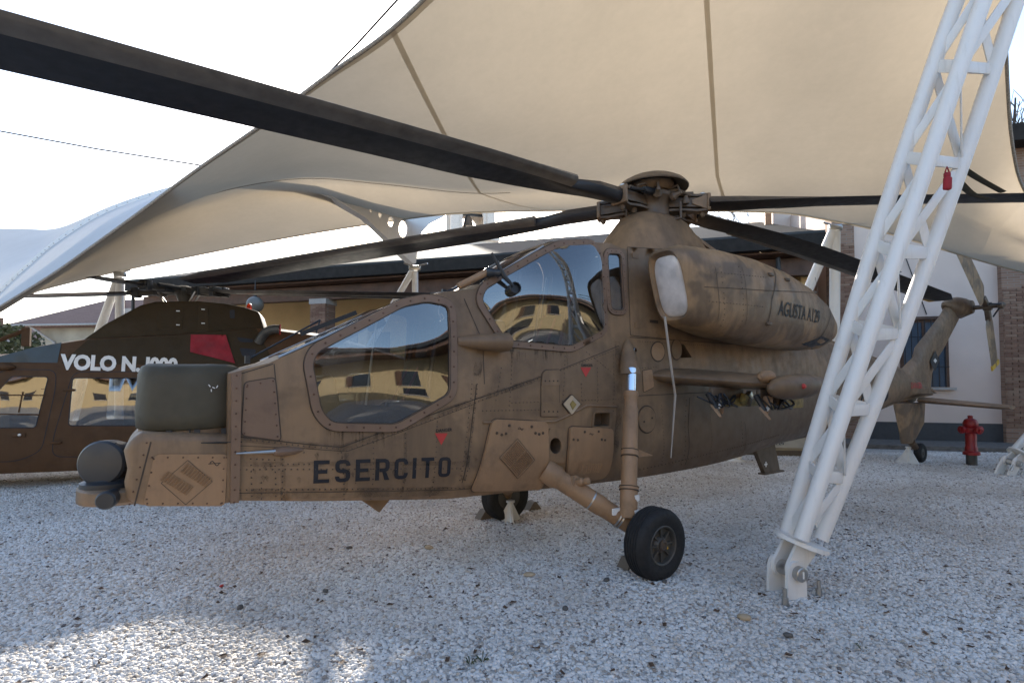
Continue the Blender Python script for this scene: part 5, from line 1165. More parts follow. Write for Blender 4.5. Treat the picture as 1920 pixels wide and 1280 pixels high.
# red pouch and tie-down straps
pc = at(1776, 331, 3.62); m = MB(); m.bbox((0, 0, -.05), (.05, .035, .095), Matrix.Rotation(R(4), 3, 'Y'), .012); m.bbox((0, 0, .01), (.04, .03, .04), None, .01); m.tube([(-.015, 0, .03), (0, 0, .07), (.015, 0, .03)], .005, 5); m.build('pouch', 'cloth_red', None, 50, 'small red pouch hanging on the lattice mast', 'pouch', None, None, pc)
for pts, lb in ((((1808, 318, 4.0), (1840, 338, 4.4), (1880, 360, 4.75)), 'upper dark green strap tying the rotor blade to the mast'), (((1800, 343, 4.0), (1825, 365, 4.4), (1862, 376, 4.75)), 'lower dark green strap tying the rotor blade to the mast')):
    m = MB(); m.tube(cr([at(*p) for p in pts], 5), .028, 6, True, .25); m.build('tie_strap', 'strap_green', None, 60, lb, 'strap', 'blade tie-down straps')
# ------------------------------------------------------------------ the brown utility helicopter behind
PA_ = at(100, 718, 7.6)
_y = R(20); AF = Frame((PA_.x - .70 * math.sin(_y), PA_.y + .70 * math.cos(_y), 0), _y)
ah = thing('utility_helicopter', 'dark brown utility helicopter marked VOLO N. 1000 behind the nose', 'helicopter', AF.O, PI + AF.yaw)
def h2(u, w):
    b = interp(u, [-8, -6, -3.6, -2.2, 1.0, 1.8, 2.5, 3.0], [.10, .28, .60, .70, .70, .62, .40, .12])
    return max(.03, b - .16 * max(0, w - 1.45) ** 2 - .5 * max(0, .55 - w) ** 2)
def s2(u, w, o=0.0): return (u, h2(u, w) + o, w)
def f2(u, w, o=0.0): return (u, -h2(u, w) - o, w)
def K2(px, py): return AF.skin(px, py, h2)
def KS2(*p): return [K2(*q) for q in p]
def apart(name, mb, mat, parent=ah, smooth=40, **kw): return mb.build(name, mat, parent, smooth, **kw)
r0 = K2(0, 668); r1 = K2(60, 652); r2 = K2(165, 636); r3 = K2(330, 628); r4 = K2(480, 615); g0 = K2(0, 888); g1 = K2(150, 882)
top2 = [(2.9, g0[1] + .45), (2.3, r0[1] - .45), (1.7, r0[1] - .1), r0, r1, r2, r3, r4, (r4[0] - 1.2, r4[1] - .12), (-6, 1.75), (-8, 1.7)]
bot2 = [(2.9, g0[1] + .35), (2.2, g0[1] + .05), (1.4, g0[1]), g0, g1, (g1[0] - 2.2, g1[1] + .02), (-4.2, g1[1] + .35), (-6, 1.15), (-8, 1.42)]
A1_ = rounded(KS2((137, 709), (300, 709), (300, 797), (129, 797)), .04); A2_ = rounded(KS2((22, 706), (90, 707), (66, 801), (-40, 801), (-30, 770)), .04)
ol = dens(bot2, .25, False) + list(reversed(dens(top2, .25, False)))
m = MB()
for fn in (s2, f2): patch(m, ol, fn, 0, [A1_, A2_], None, .2, .12)
tp = dens(top2, .25, False); bt = dens(bot2, .25, False)
for i in range(len(tp) - 1):
    m.grid([[s2(*p), (p[0], h2(*p) * .5, p[1] + .06), (p[0], -h2(*p) * .5, p[1] + .06), f2(*p)] for p in (tp[i], tp[i + 1])])
for i in range(len(bt) - 1): m.grid([[s2(*p), (p[0], 0, p[1] - .06), f2(*p)] for p in (bt[i], bt[i + 1])])
m.add([s2(*tp[0]), s2(*bt[0]), f2(*bt[0]), f2(*tp[0])], [(0, 1, 2, 3)])
fus2 = apart('fuselage', m, 'a109_brown')
for poly, nm in ((A1_, 'cabin_window'), (A2_, 'cockpit_window')):
    for fn in (s2, f2):
        g = MB(); patch(g, offset_poly(poly, .004), bulge(poly, .02, fn), -.003, (), None, .15, .1); o = apart('window_pane', g, 'glass', ah, 80)
        if fn is s2:
            sm = MB(); patch(sm, offset_poly(poly, .012), fn, .004, [poly], None, 0, .1); apart('window_seal', sm, 'ink', o)
o = None
for a, b in (((0, 740), (86, 741)), ((0, 776), (74, 777)), ((44, 734), (36, 773))):
    m = MB(); P = dens(KS2(a, b), .1, False); m.tube([s2(*p, .012) for p in P], .011, 6); apart('window_bar', m, 'a109_brown')
# olive upper band, slate patch and doors
ob = KS2((115, 681), (165, 637)) + [r3, r4] + KS2((520, 690), (260, 683)); m = MB(); patch(m, ob, s2, .006, (), None, .2, .12); apart('olive_band', m, 'a109_olive')
m = MB(); patch(m, [r0, r1] + KS2((116, 642), (108, 680), (-20, 679)), s2, .008, (), None, .2, .1); apart('slate_patch', m, 'a109_slate')
def dloop(px, r):
    P = rounded(KS2(*px), r); P = P + [P[0]]; m = MB()
    for q in stroke(dens(P, .08, False), .010): m.add([s2(*p, .003) for p in q], [(0, 1, 2, 3)])
    return apart('door_seam', m, 'ink', ah, 0)
dloop([(10, 692), (106, 693), (104, 730), (78, 845), (34, 864), (-60, 868), (-60, 730)], .12); dloop([(138, 697), (330, 696), (330, 856), (98, 856), (100, 820)], .12)
for x, y in ((130, 731), (105, 829)): p = K2(x, y); m = MB(); m.bbox(s2(*p, .012), (.14, .03, .035), None, .008); apart('door_hinge', m, 'a109_brown')
p = K2(36, 815); m = MB(); m.bbox(s2(*p, .006), (.15, .02, .06), None, .006); hd_ = apart('door_handle', m, 'a109_brown'); m = MB(); m.lathe(s2(*K2(38, 815), .016), (0, 1, 0), [(.02, 0), (.02, .01), (.012, .014)], 12); apart('handle_lock', m, 'steel', hd_)
p = K2(10, 688); m = MB(); m.lathe((p[0], h2(*p) + .02, p[1]), (1, 0, 0), [(.01, -.12), (.05, -.06), (.05, .06), (.01, .12)], 10); apart('roof_bulge', m, 'a109_brown')
# engine cowling
CV = .46
cw = [AF.sv(*p, CV) for p in ((150, 640), (198, 606), (262, 572), (290, 565), (372, 564), (420, 568), (456, 575), (485, 584), (493, 610), (502, 640))]; cb = [(cw[-1][0] - .3, cw[-1][1] - .2), (cw[0][0] + .1, cw[0][1] - .25)]
cowl = apart('engine_cowling', bevprism(cw + cb, -CV, CV, .035, 2), 'a109_olive', ah, 50)
cf = lambda u, w, o: (u, CV + o, w)
CS = lambda *p: [AF.sv(*q, CV) for q in p]
for lp in ([(297, 577), (343, 577), (341, 615), (293, 615)], [(372, 573), (390, 574), (392, 618), (371, 617)]):
    P = rounded(CS(*lp), .02); m = MB(); patch(m, P, cf, .006, (), -.002, .3, .2); d_ = apart('cowling_door', m, 'a109_olive', cowl)
    m = MB()
    for k in (0, 1): c = CS((lp[1][0] - 9, lp[1][1] + 6 + k * 26))[0]; m.bbox(cf(c[0], c[1], .008), (.05, .006, .015))
    apart('latch', m, 'label_white', d_)
m = MB(); patch(m, CS((431, 581), (440, 581), (440, 597), (431, 596)), cf, .005, (), None, .3, .2); apart('vent_grille', m, 'ink', cowl)
bc = AF.sv(467, 576, .1); m = MB(); m.lathe((bc[0], .1, bc[1] - .05), (0, 0, 1), [(.045, 0), (.045, .06), (.035, .10), (.012, .12)], 16)
mb_, nt_, b_ = newmat('beacon_red'); b_.inputs['Base Color'].default_value = (.9, .06, .01, 1); b_.inputs['Roughness'].default_value = .2; b_.inputs['Transmission Weight'].default_value = .6
apart('beacon', m, 'beacon_red', cowl)
rc = [K2(*p) for p in ((358, 627), (424, 628), (441, 681), (400, 670), (358, 660))]; m = MB(); patch(m, rc, lambda u, w, o: s2(u, w, o + .02 * math.sin(u * 17) * math.sin(w * 13)), .03, (), -.004, .05, .05); rcv = apart('intake_cover', m, 'cloth_red')
for px in ([(444, 632), (475, 636), (474, 642), (450, 641)], [(449, 652), (480, 655), (478, 668), (455, 668)]): m = MB(); patch(m, rounded(KS2(*px), .03), s2, .009, (), None, .2, .1); apart('cooling_slot', m, 'ink')
e0, e1_, e2_ = AF.sv(484, 642, .6), AF.sv(497, 624, .62), AF.sv(525, 618, .66)
m = MB(); m.tube(cr([(e0[0], .55, e0[1]), (e1_[0], .62, e1_[1]), (e2_[0] + .1, .68, e2_[1]), (e2_[0], .70, e2_[1])], 5), .075, 16); ex = apart('exhaust_pipe', m, 'wheel_grey'); m = MB(); m.tube([(e2_[0] - .005, .70, e2_[1] - .08), (e2_[0] - .01, .77, e2_[1]), (e2_[0] - .005, .70, e2_[1] + .08)], .012, 6); apart('exhaust_strap', m, 'decal_red', ex)
e3 = AF.sv(530, 640, .4); m = MB(); m.tube([(e0[0] - .1, .42, e3[1]), (e3[0] - .15, .44, e3[1] - .02)], [.07, .06], 12); apart('exhaust_pipe', m, 'steel')
# rotor
rh = AF.sv(345, 546, 0); AU, AW = rh; m = MB(); m.lathe((AU, 0, AW - .38), (0, 0, 1), [(.10, 0), (.08, .2), (.12, .3), (.16, .36), (.14, .44), (.06, .47)], 18); rhd = apart('rotor_head', m, 'wheel_grey', ah, 40)
hw2 = AF.O + AF.A * AU; hw2.z = AW
def blade2(tx, ty, zt, Rt=None, lab=None):
    t = gr(tx, ty, zt); d = Vector((t.x - hw2.x, t.y - hw2.y, 0)); az = math.atan2(d.y, d.x) - (PI + AF.yaw); rr = d.length; Rt = Rt or rr; sl = (zt - AW) / rr; ca, sa = math.cos(az), math.sin(az)
    def P(r, y, z): return (AU + ca * r - sa * y, sa * r + ca * y, AW + z + sl * r)
    m = MB(); m.loft([[P(r, y * c, z * c) for y, z in ((.28, 0), (.2, .05), (-.1, .05), (-.7, .005), (-.7, -.005), (-.1, -.05), (.2, -.05))] for r, c in ((.75, .3), (1.1, .34), (Rt - .3, .33), (Rt, .26))]); b = apart('rotor_blade', m, 'blade_black', ah, 40, label=lab)
    m = MB(); m.loft([[P(r, y * c, z * c) for y, z in ((.29, 0), (.21, .052), (.10, .054), (.10, -.054), (.21, -.052))] for r, c in ((1.1, .34), (Rt - .3, .33), (Rt, .26))]); apart('leading_edge', m, 'steel', b, 40)
    m = MB(); m.loft([[P(r, y * .07, z * .05) for y, z in ((-1, -1), (1, -1), (1, 1), (-1, 1))] for r in (.12, .78)]); apart('blade_grip', m, 'wheel_grey', b)
    m = MB(); m.bbox(P(.70, 0, 0), (.10, .17, .16), Matrix.Rotation(az, 3, 'Z'), .01); m.bbox(P(.35, 0, 0), (.16, .19, .14), Matrix.Rotation(az, 3, 'Z'), .01); m.tube([P(.2, .13, .02), P(.6, .13, .02)], .03, 8); apart('grip_fitting', m, 'slate_black', b)
    m = MB(); m.tube([P(.4, -.12, -.02), P(.22, -.14, -.3)], .015, 6); apart('pitch_link', m, 'steel', b)
blade2(30, 555, AW - .18); blade2(765, 558, AW - .15); blade2(178, 519, AW - .05); blade2(470, 548, AW - .1, 5.0)
# lettering, mirror strut, interior seats
a = K2(115, 691); b = K2(333, 697); P, Fc, W = text2d('VOLO N. I000', 1.0, .05, 0, .98); hh2 = K2(115, 663)[1] - a[1]; L = a[0] - b[0]; m = MB(); ymax = max(p[1] for p in P)
m.add([s2(a[0] - x / W * L, a[1] + (b[1] - a[1]) * x / W + y / ymax * hh2, .012) for x, y in P], Fc); apart('white_lettering', m, 'white_lettering', ah, 0)
q0, q1, q2 = AF.sv(-20, 645, .3), AF.sv(50, 618, .3), AF.sv(52, 645, .3); m = MB(); m.tube([(q0[0], .3, q0[1]), (q1[0] + .02, .3, q1[1] - .01)], .03, 6); m.bbox((q1[0], .3, (q1[1] + q2[1]) / 2), (.10, .05, q1[1] - q2[1] + .06)); apart('wire_cutter', m, 'a109_brown')
for u in (.9, -.6): m = MB(); m.bbox((u, 0, .75), (.5, 1.1, .14), None, .04); m.bbox((u - .28, 0, 1.05), (.12, 1.1, .55), None, .04); apart('seat', m, 'seat_green')
m = MB(); m.box((-2.0, -.6, .42), (1.9, .6, .45)); m.box((-2.1, -.62, .42), (-2.05, .62, 1.9)); apart('cabin_floor', m, 'interior')
for k in (.25, .8):
    pass
m = MB(); m.loft([[(u, y, w) for y, w in ((-.04, 1.65), (.04, 1.65), (.03, wt), (-.03, wt))] for u, wt in ((-6.6, 1.7), (-7.3, 2.7), (-7.9, 2.75), (-7.9, 1.7))]); apart('tail_fin', m, 'a109_brown')
for u, v in ((1.9, 0), (-2.0, .75), (-2.0, -.75)):
    m = MB(); m.lathe((u, v - .06, .2), (0, 1, 0), [(.08, 0), (.17, .01), (.2, .04), (.2, .08), (.17, .11), (.08, .12)], 20); w_ = apart('wheel', m, 'rubber'); m = MB(); m.tube([(u, v, .2), (u, v * .85, .55)], .04, 8); apart('wheel_leg', m, 'steel', w_)
# ------------------------------------------------------------------ buildings
plain('ochre_wall', (0.64, 0.45, 0.22), .9, var=.07, scale=1.5, bumps=.1); plain('cream_wall', (0.60, 0.485, 0.42), .9, var=.09, scale=.7, bumps=.12, bscale=60); plain('sun_wall', (0.45, 0.35, 0.20), .9, var=.05)
plain('timber', (0.085, 0.04, 0.022), .6, var=.35, scale=3); plain('timber_light', (0.30, 0.14, 0.06), .6, var=.3); plain('fascia', (0.030, 0.027, 0.025), .85, var=.2, spec=.1); plain('plinth_dark', (0.045, 0.047, 0.052), .7)
plain('mortar', (0.24, 0.20, 0.17), .9, var=.15); plain('iron', (0.012, 0.012, 0.014), .5); plain('shutter_blue', (0.05, 0.075, 0.11), .5); plain('room_dark', (0.02, 0.022, 0.028), .25); plain('sill_stone', (0.36, 0.34, 0.32), .8); plain('globe', (0.14, 0.13, 0.11), .35); plain('house_plaster', (0.36, 0.31, 0.24), .95, var=.2, scale=1.0); plain('tower_white', (0.62, 0.58, 0.53), .9)
def brickm():
    m, nt, b = newmat('brick'); oi = nd(nt, 'ShaderNodeObjectInfo'); c = ramp(nt, oi.outputs['Random'], [(0, (.17, .09, .06)), (.5, (.24, .14, .095)), (1, (.30, .20, .14))])
    nt.links.new(mix(nt, c, ramp(nt, noise(nt, coords(nt), 25, 4), [(.3, .8), (.7, 1.0)]), 1.0, 'MULTIPLY'), b.inputs['Base Color']); b.inputs['Roughness'].default_value = .9
def tilem():
    m, nt, b = newmat('roof_tile'); v = coords(nt); w = nd(nt, 'ShaderNodeTexWave'); w.inputs['Scale'].default_value = 1.4; w.inputs['Distortion'].default_value = .3; nt.links.new(v, w.inputs['Vector'])
    c = mix(nt, (.17, .085, .06), (.28, .16, .12), noise(nt, v, 3, 5)); nt.links.new(mix(nt, c, ramp(nt, w.outputs['Fac'], [(.2, .6), (.6, 1.0)]), 1.0, 'MULTIPLY'), b.inputs['Base Color']); b.inputs['Roughness'].default_value = .9
brickm(); tilem()
def brickfar():
    m, nt, b = newmat('brickwork'); v = coords(nt); tcx = nd(nt, 'ShaderNodeSeparateXYZ'); nt.links.new(v, tcx.inputs[0]); cb = nd(nt, 'ShaderNodeCombineXYZ'); nt.links.new(tcx.outputs[0], cb.inputs[0]); nt.links.new(tcx.outputs[2], cb.inputs[1])
    br = nd(nt, 'ShaderNodeTexBrick'); nt.links.new(cb.outputs[0], br.inputs['Vector']); br.inputs['Scale'].default_value = 1.0; br.inputs['Brick Width'].default_value = .25; br.inputs['Row Height'].default_value = .062; br.inputs['Mortar Size'].default_value = .007
    br.inputs['Color1'].default_value = (.19, .105, .07, 1); br.inputs['Color2'].default_value = (.28, .175, .12, 1); br.inputs['Mortar'].default_value = (.24, .2, .17, 1)
    nt.links.new(br.outputs['Color'], b.inputs['Base Color']); b.inputs['Roughness'].default_value = .9
brickfar()
def block(s0, s1, o0, o1, z0, z1, mb=None):
    mb = mb or MB(); mb.loft([[bp(s, o0, z) for s, z in ((s0, z0), (s1, z0), (s1, z1), (s0, z1))], [bp(s, o1, z) for s, z in ((s0, z0), (s1, z0), (s1, z1), (s0, z1))]]); return mb
bme = None
def brickwork(parent, s0, s1, o, z0, z1, bl=.25, bh=.062, face='front', limit=300, o1=None, bandz=None):
    """bricks laid in running bond on a pier face"""
    global bme
    if bme is None:
        mb = MB(); mb.bbox((0, 0, 0), (.238, .03, .052)); bme = bpy.data.meshes.new('brick'); bme.from_pydata([tuple(v) for v in mb.v], [], mb.f); bme.materials.append(MATS['brick'])
    n = 0; z = z0 + bh / 2; r = 0; ang = math.atan2(BD.y, BD.x)
    while z < z1 and n < limit:
        if face == 'front':
            s = s0 + (bl / 2 if r % 2 else 0)
            while s < s1 - .01 and n < limit:
                e = min(s + bl, s1); st = max(s, s0)
                if r % 2 and s == s0 + bl / 2:
                    b = link('brick', bme, parent); b.location = Vector(bp(s0 + bl / 4, o, z)); b.rotation_euler = (0, 0, ang); b.scale = (.48, 1, 1); n += 1
                b = link('brick', bme, parent); b.location = Vector(bp((st + e) / 2, o, z)); b.rotation_euler = (0, 0, ang); b.scale = ((e - st) / bl * (1 if e - st > .2 else .96), 1, 1); n += 1
                s += bl
        z += bh; r += 1
    return n
def window(parent, s0, s1, z0, z1, o, bars=6, sill=True, pane='room_dark', bar='iron', mull=True):
    m = block(s0, s1, o + .004, o - .02, z0, z1); w = m.build('window', pane, parent, 0)
    m = MB(); t = .06
    block(s0 - .02, s0 + t, o + .02, o + .005, z0, z1, m); block(s1 - t, s1 + .02, o + .02, o + .005, z0, z1, m); block(s0, s1, o + .021, o + .006, z1 - t, z1 + .01, m)
    if mull: block((s0 + s1) / 2 - .04, (s0 + s1) / 2 + .04, o + .022, o + .006, z0, z1, m)
    m.build('frame', 'timber', w, 0)
    if sill: block(s0 - .12, s1 + .12, o + .12, o - .02, z0 - .07, z0 - .01).build('sill', 'sill_stone', w, 0)
    for k in range(bars):
        s = s0 + (s1 - s0) * (k + .5) / bars; m = MB(); m.tube([bp(s, o + .07, z0), bp(s, o + .07, z1)], .011, 6); m.build('bar', bar, w)
    for z in (z0 + (z1 - z0) * .3, z0 + (z1 - z0) * .75):
        m = MB(); m.tube([bp(s0, o + .075, z), bp(s1, o + .075, z)], .011, 6); m.build('bar', bar, w)
    return w
def sat(px, o):
    d = ray(px, 718); d.z = 0
    A2 = Matrix(((BD.x, -d.x), (BD.y, -d.y))); q = BO + BN * o; r_ = A2.inverted() @ Vector((-q.x, -q.y)); return r_[0]
# portico building: eaves, beam, brick columns, ochre wall with barred windows
po = thing('portico_building', 'long ochre building with dark eaves and a brick columned porch', 'building')
SE = sat(229, 0); block(-.05, SE, 0, -.25, 5.02, 5.36).build('eaves_fascia', 'fascia', po, 0)
m = MB(); m.add([bp(s, o, z) for s in (-.05, SE) for o, z in ((.0, 5.37), (-8.5, 8.2), (-8.5, 8.0), (0, 5.30))], [(0, 1, 5, 4), (3, 2, 6, 7), (0, 3, 2, 1), (4, 5, 6, 7)]); m.build('roof', 'fascia', po, 0)
block(-.05, SE, -.02, -.10, 5.36, 5.44).build('gutter', 'iron', po, 0)
for k in range(9):
    z = 4.96 + .006 * (k % 2); block(-.05, SE, -.24 - k * .40, -.66 - k * .40, z, z + .045).build('soffit_board', 'timber', po, 0)
block(.0, SE - .05, -3.95, -8.4, .1, 5.2).build('rear_wall', 'ochre_wall', po, 0)
for s_ in (-.05, SE - .02): m = MB(); m.add([bp(s_, o, z) for o, z in ((-.1, 5.0), (-8.5, 5.0), (-8.5, 8.1), (-.1, 5.33))] + [bp(s_ + .02, o, z) for o, z in ((-.1, 5.0), (-8.5, 5.0), (-8.5, 8.1), (-.1, 5.33))], [(0, 1, 2, 3), (4, 5, 6, 7), (0, 1, 5, 4), (1, 2, 6, 5), (2, 3, 7, 6), (3, 0, 4, 7)]); m.build('gable', 'ochre_wall', po, 0)
block(.0, SE - .05, -8.4, -8.6, 5.2, 8.0).build('rear_wall', 'ochre_wall', po, 0)
block(-.05, SE, -.75, -1.05, 4.45, 4.92).build('porch_beam', 'timber', po, 0)
sA, sB = sat(604, -.9), sat(246, -.9); dS = (sB - sA) / 2
for s in [sB, sB - dS, sA] + [sA - dS * k for k in range(1, 4) if sA - dS * k > 1] + [1.2]:
    block(s - .3, s + .3, -.62, -1.18, .10, 4.30).build('column', 'brickwork', po, 0); c = po.children[-1]
    block(s - .34, s + .34, -.58, -1.22, 4.28, 4.46).build('column_cap', 'sill_stone', c, 0)
    px = 960 + F * bp(s, 0, 0)[0] / bp(s, 0, 0)[1]
    if px > 1540 or 540 < px < 680 or 190 < px < 320: brickwork(c, s - .3, s + .3, -.61, 2.2, 4.28, limit=130)
WO = -3.6
block(-.05, SE, WO, WO - .3, .10, 5.0).build('wall', 'ochre_wall', po, 0); pw = po.children[-1]
for px in (700, 640, 557, 492, 430, 330): s = sat(px + 30, WO); window(pw, s, s + .75, 1.9, 3.55, WO + .005, 6)
block(-.05, .25, -1.2, WO, .1, 4.9).build('end_wall', 'ochre_wall', po, 0)
m = MB(); m.tube([bp(.95, -.5, 4.9), bp(.95, -.5, .1)], .06, 10); m.build('downpipe', 'iron', po)
m = MB(); m.tube([bp(sB - .5, -.5, 4.9), bp(sB - .45, -.55, 4.3), bp(sB - .45, -.55, .1)], .06, 10); m.build('downpipe', 'iron', po)
# globe lamp under the eaves
gp_ = at(478, 571, 17.0); m = MB(); m.lathe((0, 0, 0), (0, 0, 1), [(.27 * math.sin(t), -.27 * math.cos(t)) for t in [PI * (k + .3) / 12.6 for k in range(13)]], 24)
gl_ = thing('globe_lamp', 'pale glass globe lamp hanging under the porch eaves', 'lamp', gp_); m.build('globe', 'globe', gl_, 60); m = MB(); m.lathe((0, 0, .25), (0, 0, 1), [(.06, 0), (.05, .06), (.02, .07), (.02, .55)], 10); m.build('lamp_stem', 'iron', gl_); m = MB(); m.bbox((.1, 0, .33), (.3, .05, .04)); m.build('lamp_arm', 'iron', gl_)
# cream block at right with a barred window and brick pier, standing on the dark plinth
cb_ = thing('cream_building', 'plain cream building with a barred window behind the tail rotor', 'building')
CO = -.9; S1, S2 = -.6, -4.95
block(S1, S2, CO, -9, .55, 7.6).build('wall', 'cream_wall', cb_, 0); cwl = cb_.children[-1]
block(S1, S2, CO + .03, CO - .2, .10, .55).build('plinth', 'plinth_dark', cb_, 0)
_pa, _pb = 1700, 1786
sa_, sb_ = sat(1690, CO), sat(1778, CO)
window(cwl, min(sa_, sb_), max(sa_, sb_), 1.45, 3.15, CO + .005, 7, True, 'shutter_blue')
block(min(sa_, sb_) - .12, max(sa_, sb_) + .12, CO + .10, CO + .001, 3.17, 3.24).build('lintel', 'timber', cwl, 0)
bk = sat(1588, CO - .02)
block(bk - .22, bk + .30, CO + .05, CO - .5, .1, 7.0).build('brick_pier', 'brickwork', cb_, 0); pr = cb_.children[-1]; brickwork(pr, bk - .22, bk + .30, CO + .06, 1.2, 5.2, limit=290)
m = MB(); m.tube([bp(sat(1740, CO), CO + .03, 3.3), bp(sat(1700, CO), CO + .05, 4.9)], .012, 6); m.build('wire', 'iron', cb_)
# brick corner block at the far right
bb = thing('brick_building', 'brick building corner with dark eaves at the right edge', 'building')
sR = sat(1884, CO + .15)
block(sR, sR - 6, CO + .15, -8, .1, 7.3).build('wall', 'brickwork', bb, 0); bw = bb.children[-1]
brickwork(bw, sR - 1.15, sR, CO + .16, .5, 4.4, limit=300)
m = block(sR + .6, sR - 6, CO + .7, -8, 7.3, 7.7); m.build('eaves', 'fascia', bb, 0)
# upper block over the porch roof
ub = thing('upper_block', 'pale upper storey with a brick pier above the porch roof', 'building')
u0, u1 = sat(1455, -6), sat(1600, -6)
block(u0, u1, -6, -11, 5.0, 9.5).build('wall', 'cream_wall', ub, 0); block(sat(1526, -5.9), sat(1556, -5.9), -5.9, -6.3, 5, 9.4).build('brick_pier', 'brickwork', ub, 0); block(sat(1440, -5.8), sat(1452, -5.8), -5.8, -6.0, 5, 9.4).build('post', 'timber_light', ub, 0)
# house behind the yard: what the canopy glass mirrors
fh = thing('facing_house', 'sunlit cream house behind the photographer mirrored in the cockpit glass', 'building', (9.6, -2.2, 0), math.atan2(.85, .53))
def hbox(x0, x1, y0, y1, z0, z1, name, mat, par): m = MB(); m.box((x0, y0, z0), (x1, y1, z1)); return m.build(name, mat, par, 0)
# local x along the front, local +y out to the yard
hw_ = hbox(-16, 8.5, -6, 0, 0, 4.6, 'wall', 'sun_wall', fh); hx = hbox(-19, -16, -4, 3.0, 0, 4.6, 'wall', 'sun_wall', fh)
hbox(-16.2, 9.2, -7, 1.2, 4.6, 4.95, 'eaves', 'timber', fh)
m = MB(); m.add([(-16.2, 1.3, 4.97), (9.2, 1.3, 4.97), (9.2, -3, 6.3), (-16.2, -3, 6.3)], [(0, 1, 2, 3)]); m.build('roof', 'roof_tile', fh, 0)
hbox(-16.2, 9.2, 1.2, 1.34, 4.8, 4.97, 'gutter', 'iron', fh)
for k in range(9):
    x = -15 + 2.7 * k; w = hbox(x, x + .95, 0, .03, 2.5, 3.8, 'window', 'room_dark', hw_); hbox(x - .1, x + 1.05, 0, .12, 2.38, 2.48, 'sill', 'sill_stone', w); hbox(x - .35, x - .02, 0, .06, 2.5, 3.8, 'shutter', 'timber', w)
    if k % 2: w = hbox(x, x + 1.1, 0, .03, .9, 2.0, 'window', 'room_dark', hw_); hbox(x - .1, x + 1.2, 0, .12, .78, .88, 'sill', 'sill_stone', w)
rh_ = thing('ochre_house', 'ochre house behind the photographer mirrored in the brown helicopter windows', 'building', (-7, -11, 0))
hv_ = hbox(-13, 9, -6, 0, 0, 4.8, 'wall', 'sun_wall', rh_); hbox(-13.5, 9.5, -6.5, 1.0, 4.8, 5.1, 'eaves', 'timber', rh_)
m = MB(); m.add([(-13.5, 1.1, 5.12), (9.5, 1.1, 5.12), (9.5, -3, 6.6), (-13.5, -3, 6.6)], [(0, 1, 2, 3)]); m.build('roof', 'roof_tile', rh_, 0)
for k in range(7):
    x = -12 + 3 * k; w = hbox(x, x + 1.1, 0, .03, 1.2, 2.7, 'window', 'room_dark', hv_); hbox(x - .1, x + 1.2, 0, .12, 1.08, 1.18, 'sill', 'sill_stone', w)
# bell tower
bt_ = thing('bell_tower', 'white church bell tower with arched belfry far behind the roofs', 'tower', at(880, 718, 60)); bt_.location.z = 0; bt_.rotation_euler = (0, 0, R(14))
m = MB(); m.box((-2.6, -2.6, 0), (2.6, 2.6, 17.6)); m.build('shaft', 'tower_white', bt_, 0)
m = MB(); m.box((-2.95, -2.95, 17.6), (2.95, 2.95, 18.1)); m.build('cornice', 'tower_white', bt_, 0)
m = MB()
for sx in (-1, 1):
    for sy in (-1, 1): m.box((sx * 2.5 - .45 * (sx + 1) * 1.0 - (0 if sx > 0 else 0), sy * 2.5 - .45 * (sy + 1), 18.1), (sx * 2.5 - .45 * (sx + 1) + .9, sy * 2.5 - .45 * (sy + 1) + .9, 22.5))
m.build('belfry_piers', 'tower_white', bt_, 0)
for k in range(4):
    arc = [(-1.7, 0), (-1.2, 0)] + [(-1.2 * math.cos(t), 2.2 + 1.2 * math.sin(t)) for t in [PI * q / 10 for q in range(11)]] + [(1.2, 0), (1.7, 0), (1.7, 4.4), (-1.7, 4.4)]
    mt = Matrix.Rotation(k * PI / 2, 3, 'Z'); m = MB(); P, T = tri2d(arc); 
    for y in (-2.3, -1.9): m.add([mt @ Vector((x, y, 18.1 + z)) for x, z in P], T)
    n = len(arc); m.add([mt @ Vector((x, -2.3, 18.1 + z)) for x, z in arc] + [mt @ Vector((x, -1.9, 18.1 + z)) for x, z in arc], [(i, (i + 1) % n, n + (i + 1) % n, n + i) for i in range(n)]); m.build('belfry_arch', 'tower_white', bt_, 0)
m = MB(); m.box((-2.9, -2.9, 22.5), (2.9, 2.9, 23)); m.add([(-2.8, -2.8, 23), (2.8, -2.8, 23), (2.8, 2.8, 23), (-2.8, 2.8, 23), (0, 0, 26)], [(0, 1, 4), (1, 2, 4), (2, 3, 4), (3, 0, 4)]); m.build('roof', 'roof_tile', bt_, 0)
m = MB(); m.lathe((-.4, -1.2, 19.4), (0, 0, 1), [(.75, 0), (.6, .15), (.48, .7), (.40, 1.1), (.15, 1.3)], 18); bl_ = m.build('bell', 'hub_brown', bt_); m = MB(); m.box((-1.7, -1.35, 20.7), (1.7, -1.1, 20.95)); m.tube([(-.9, -1.6, 19), (-.6, -1.5, 20.6)], .12, 6); m.build('bell_frame', 'iron', bl_)
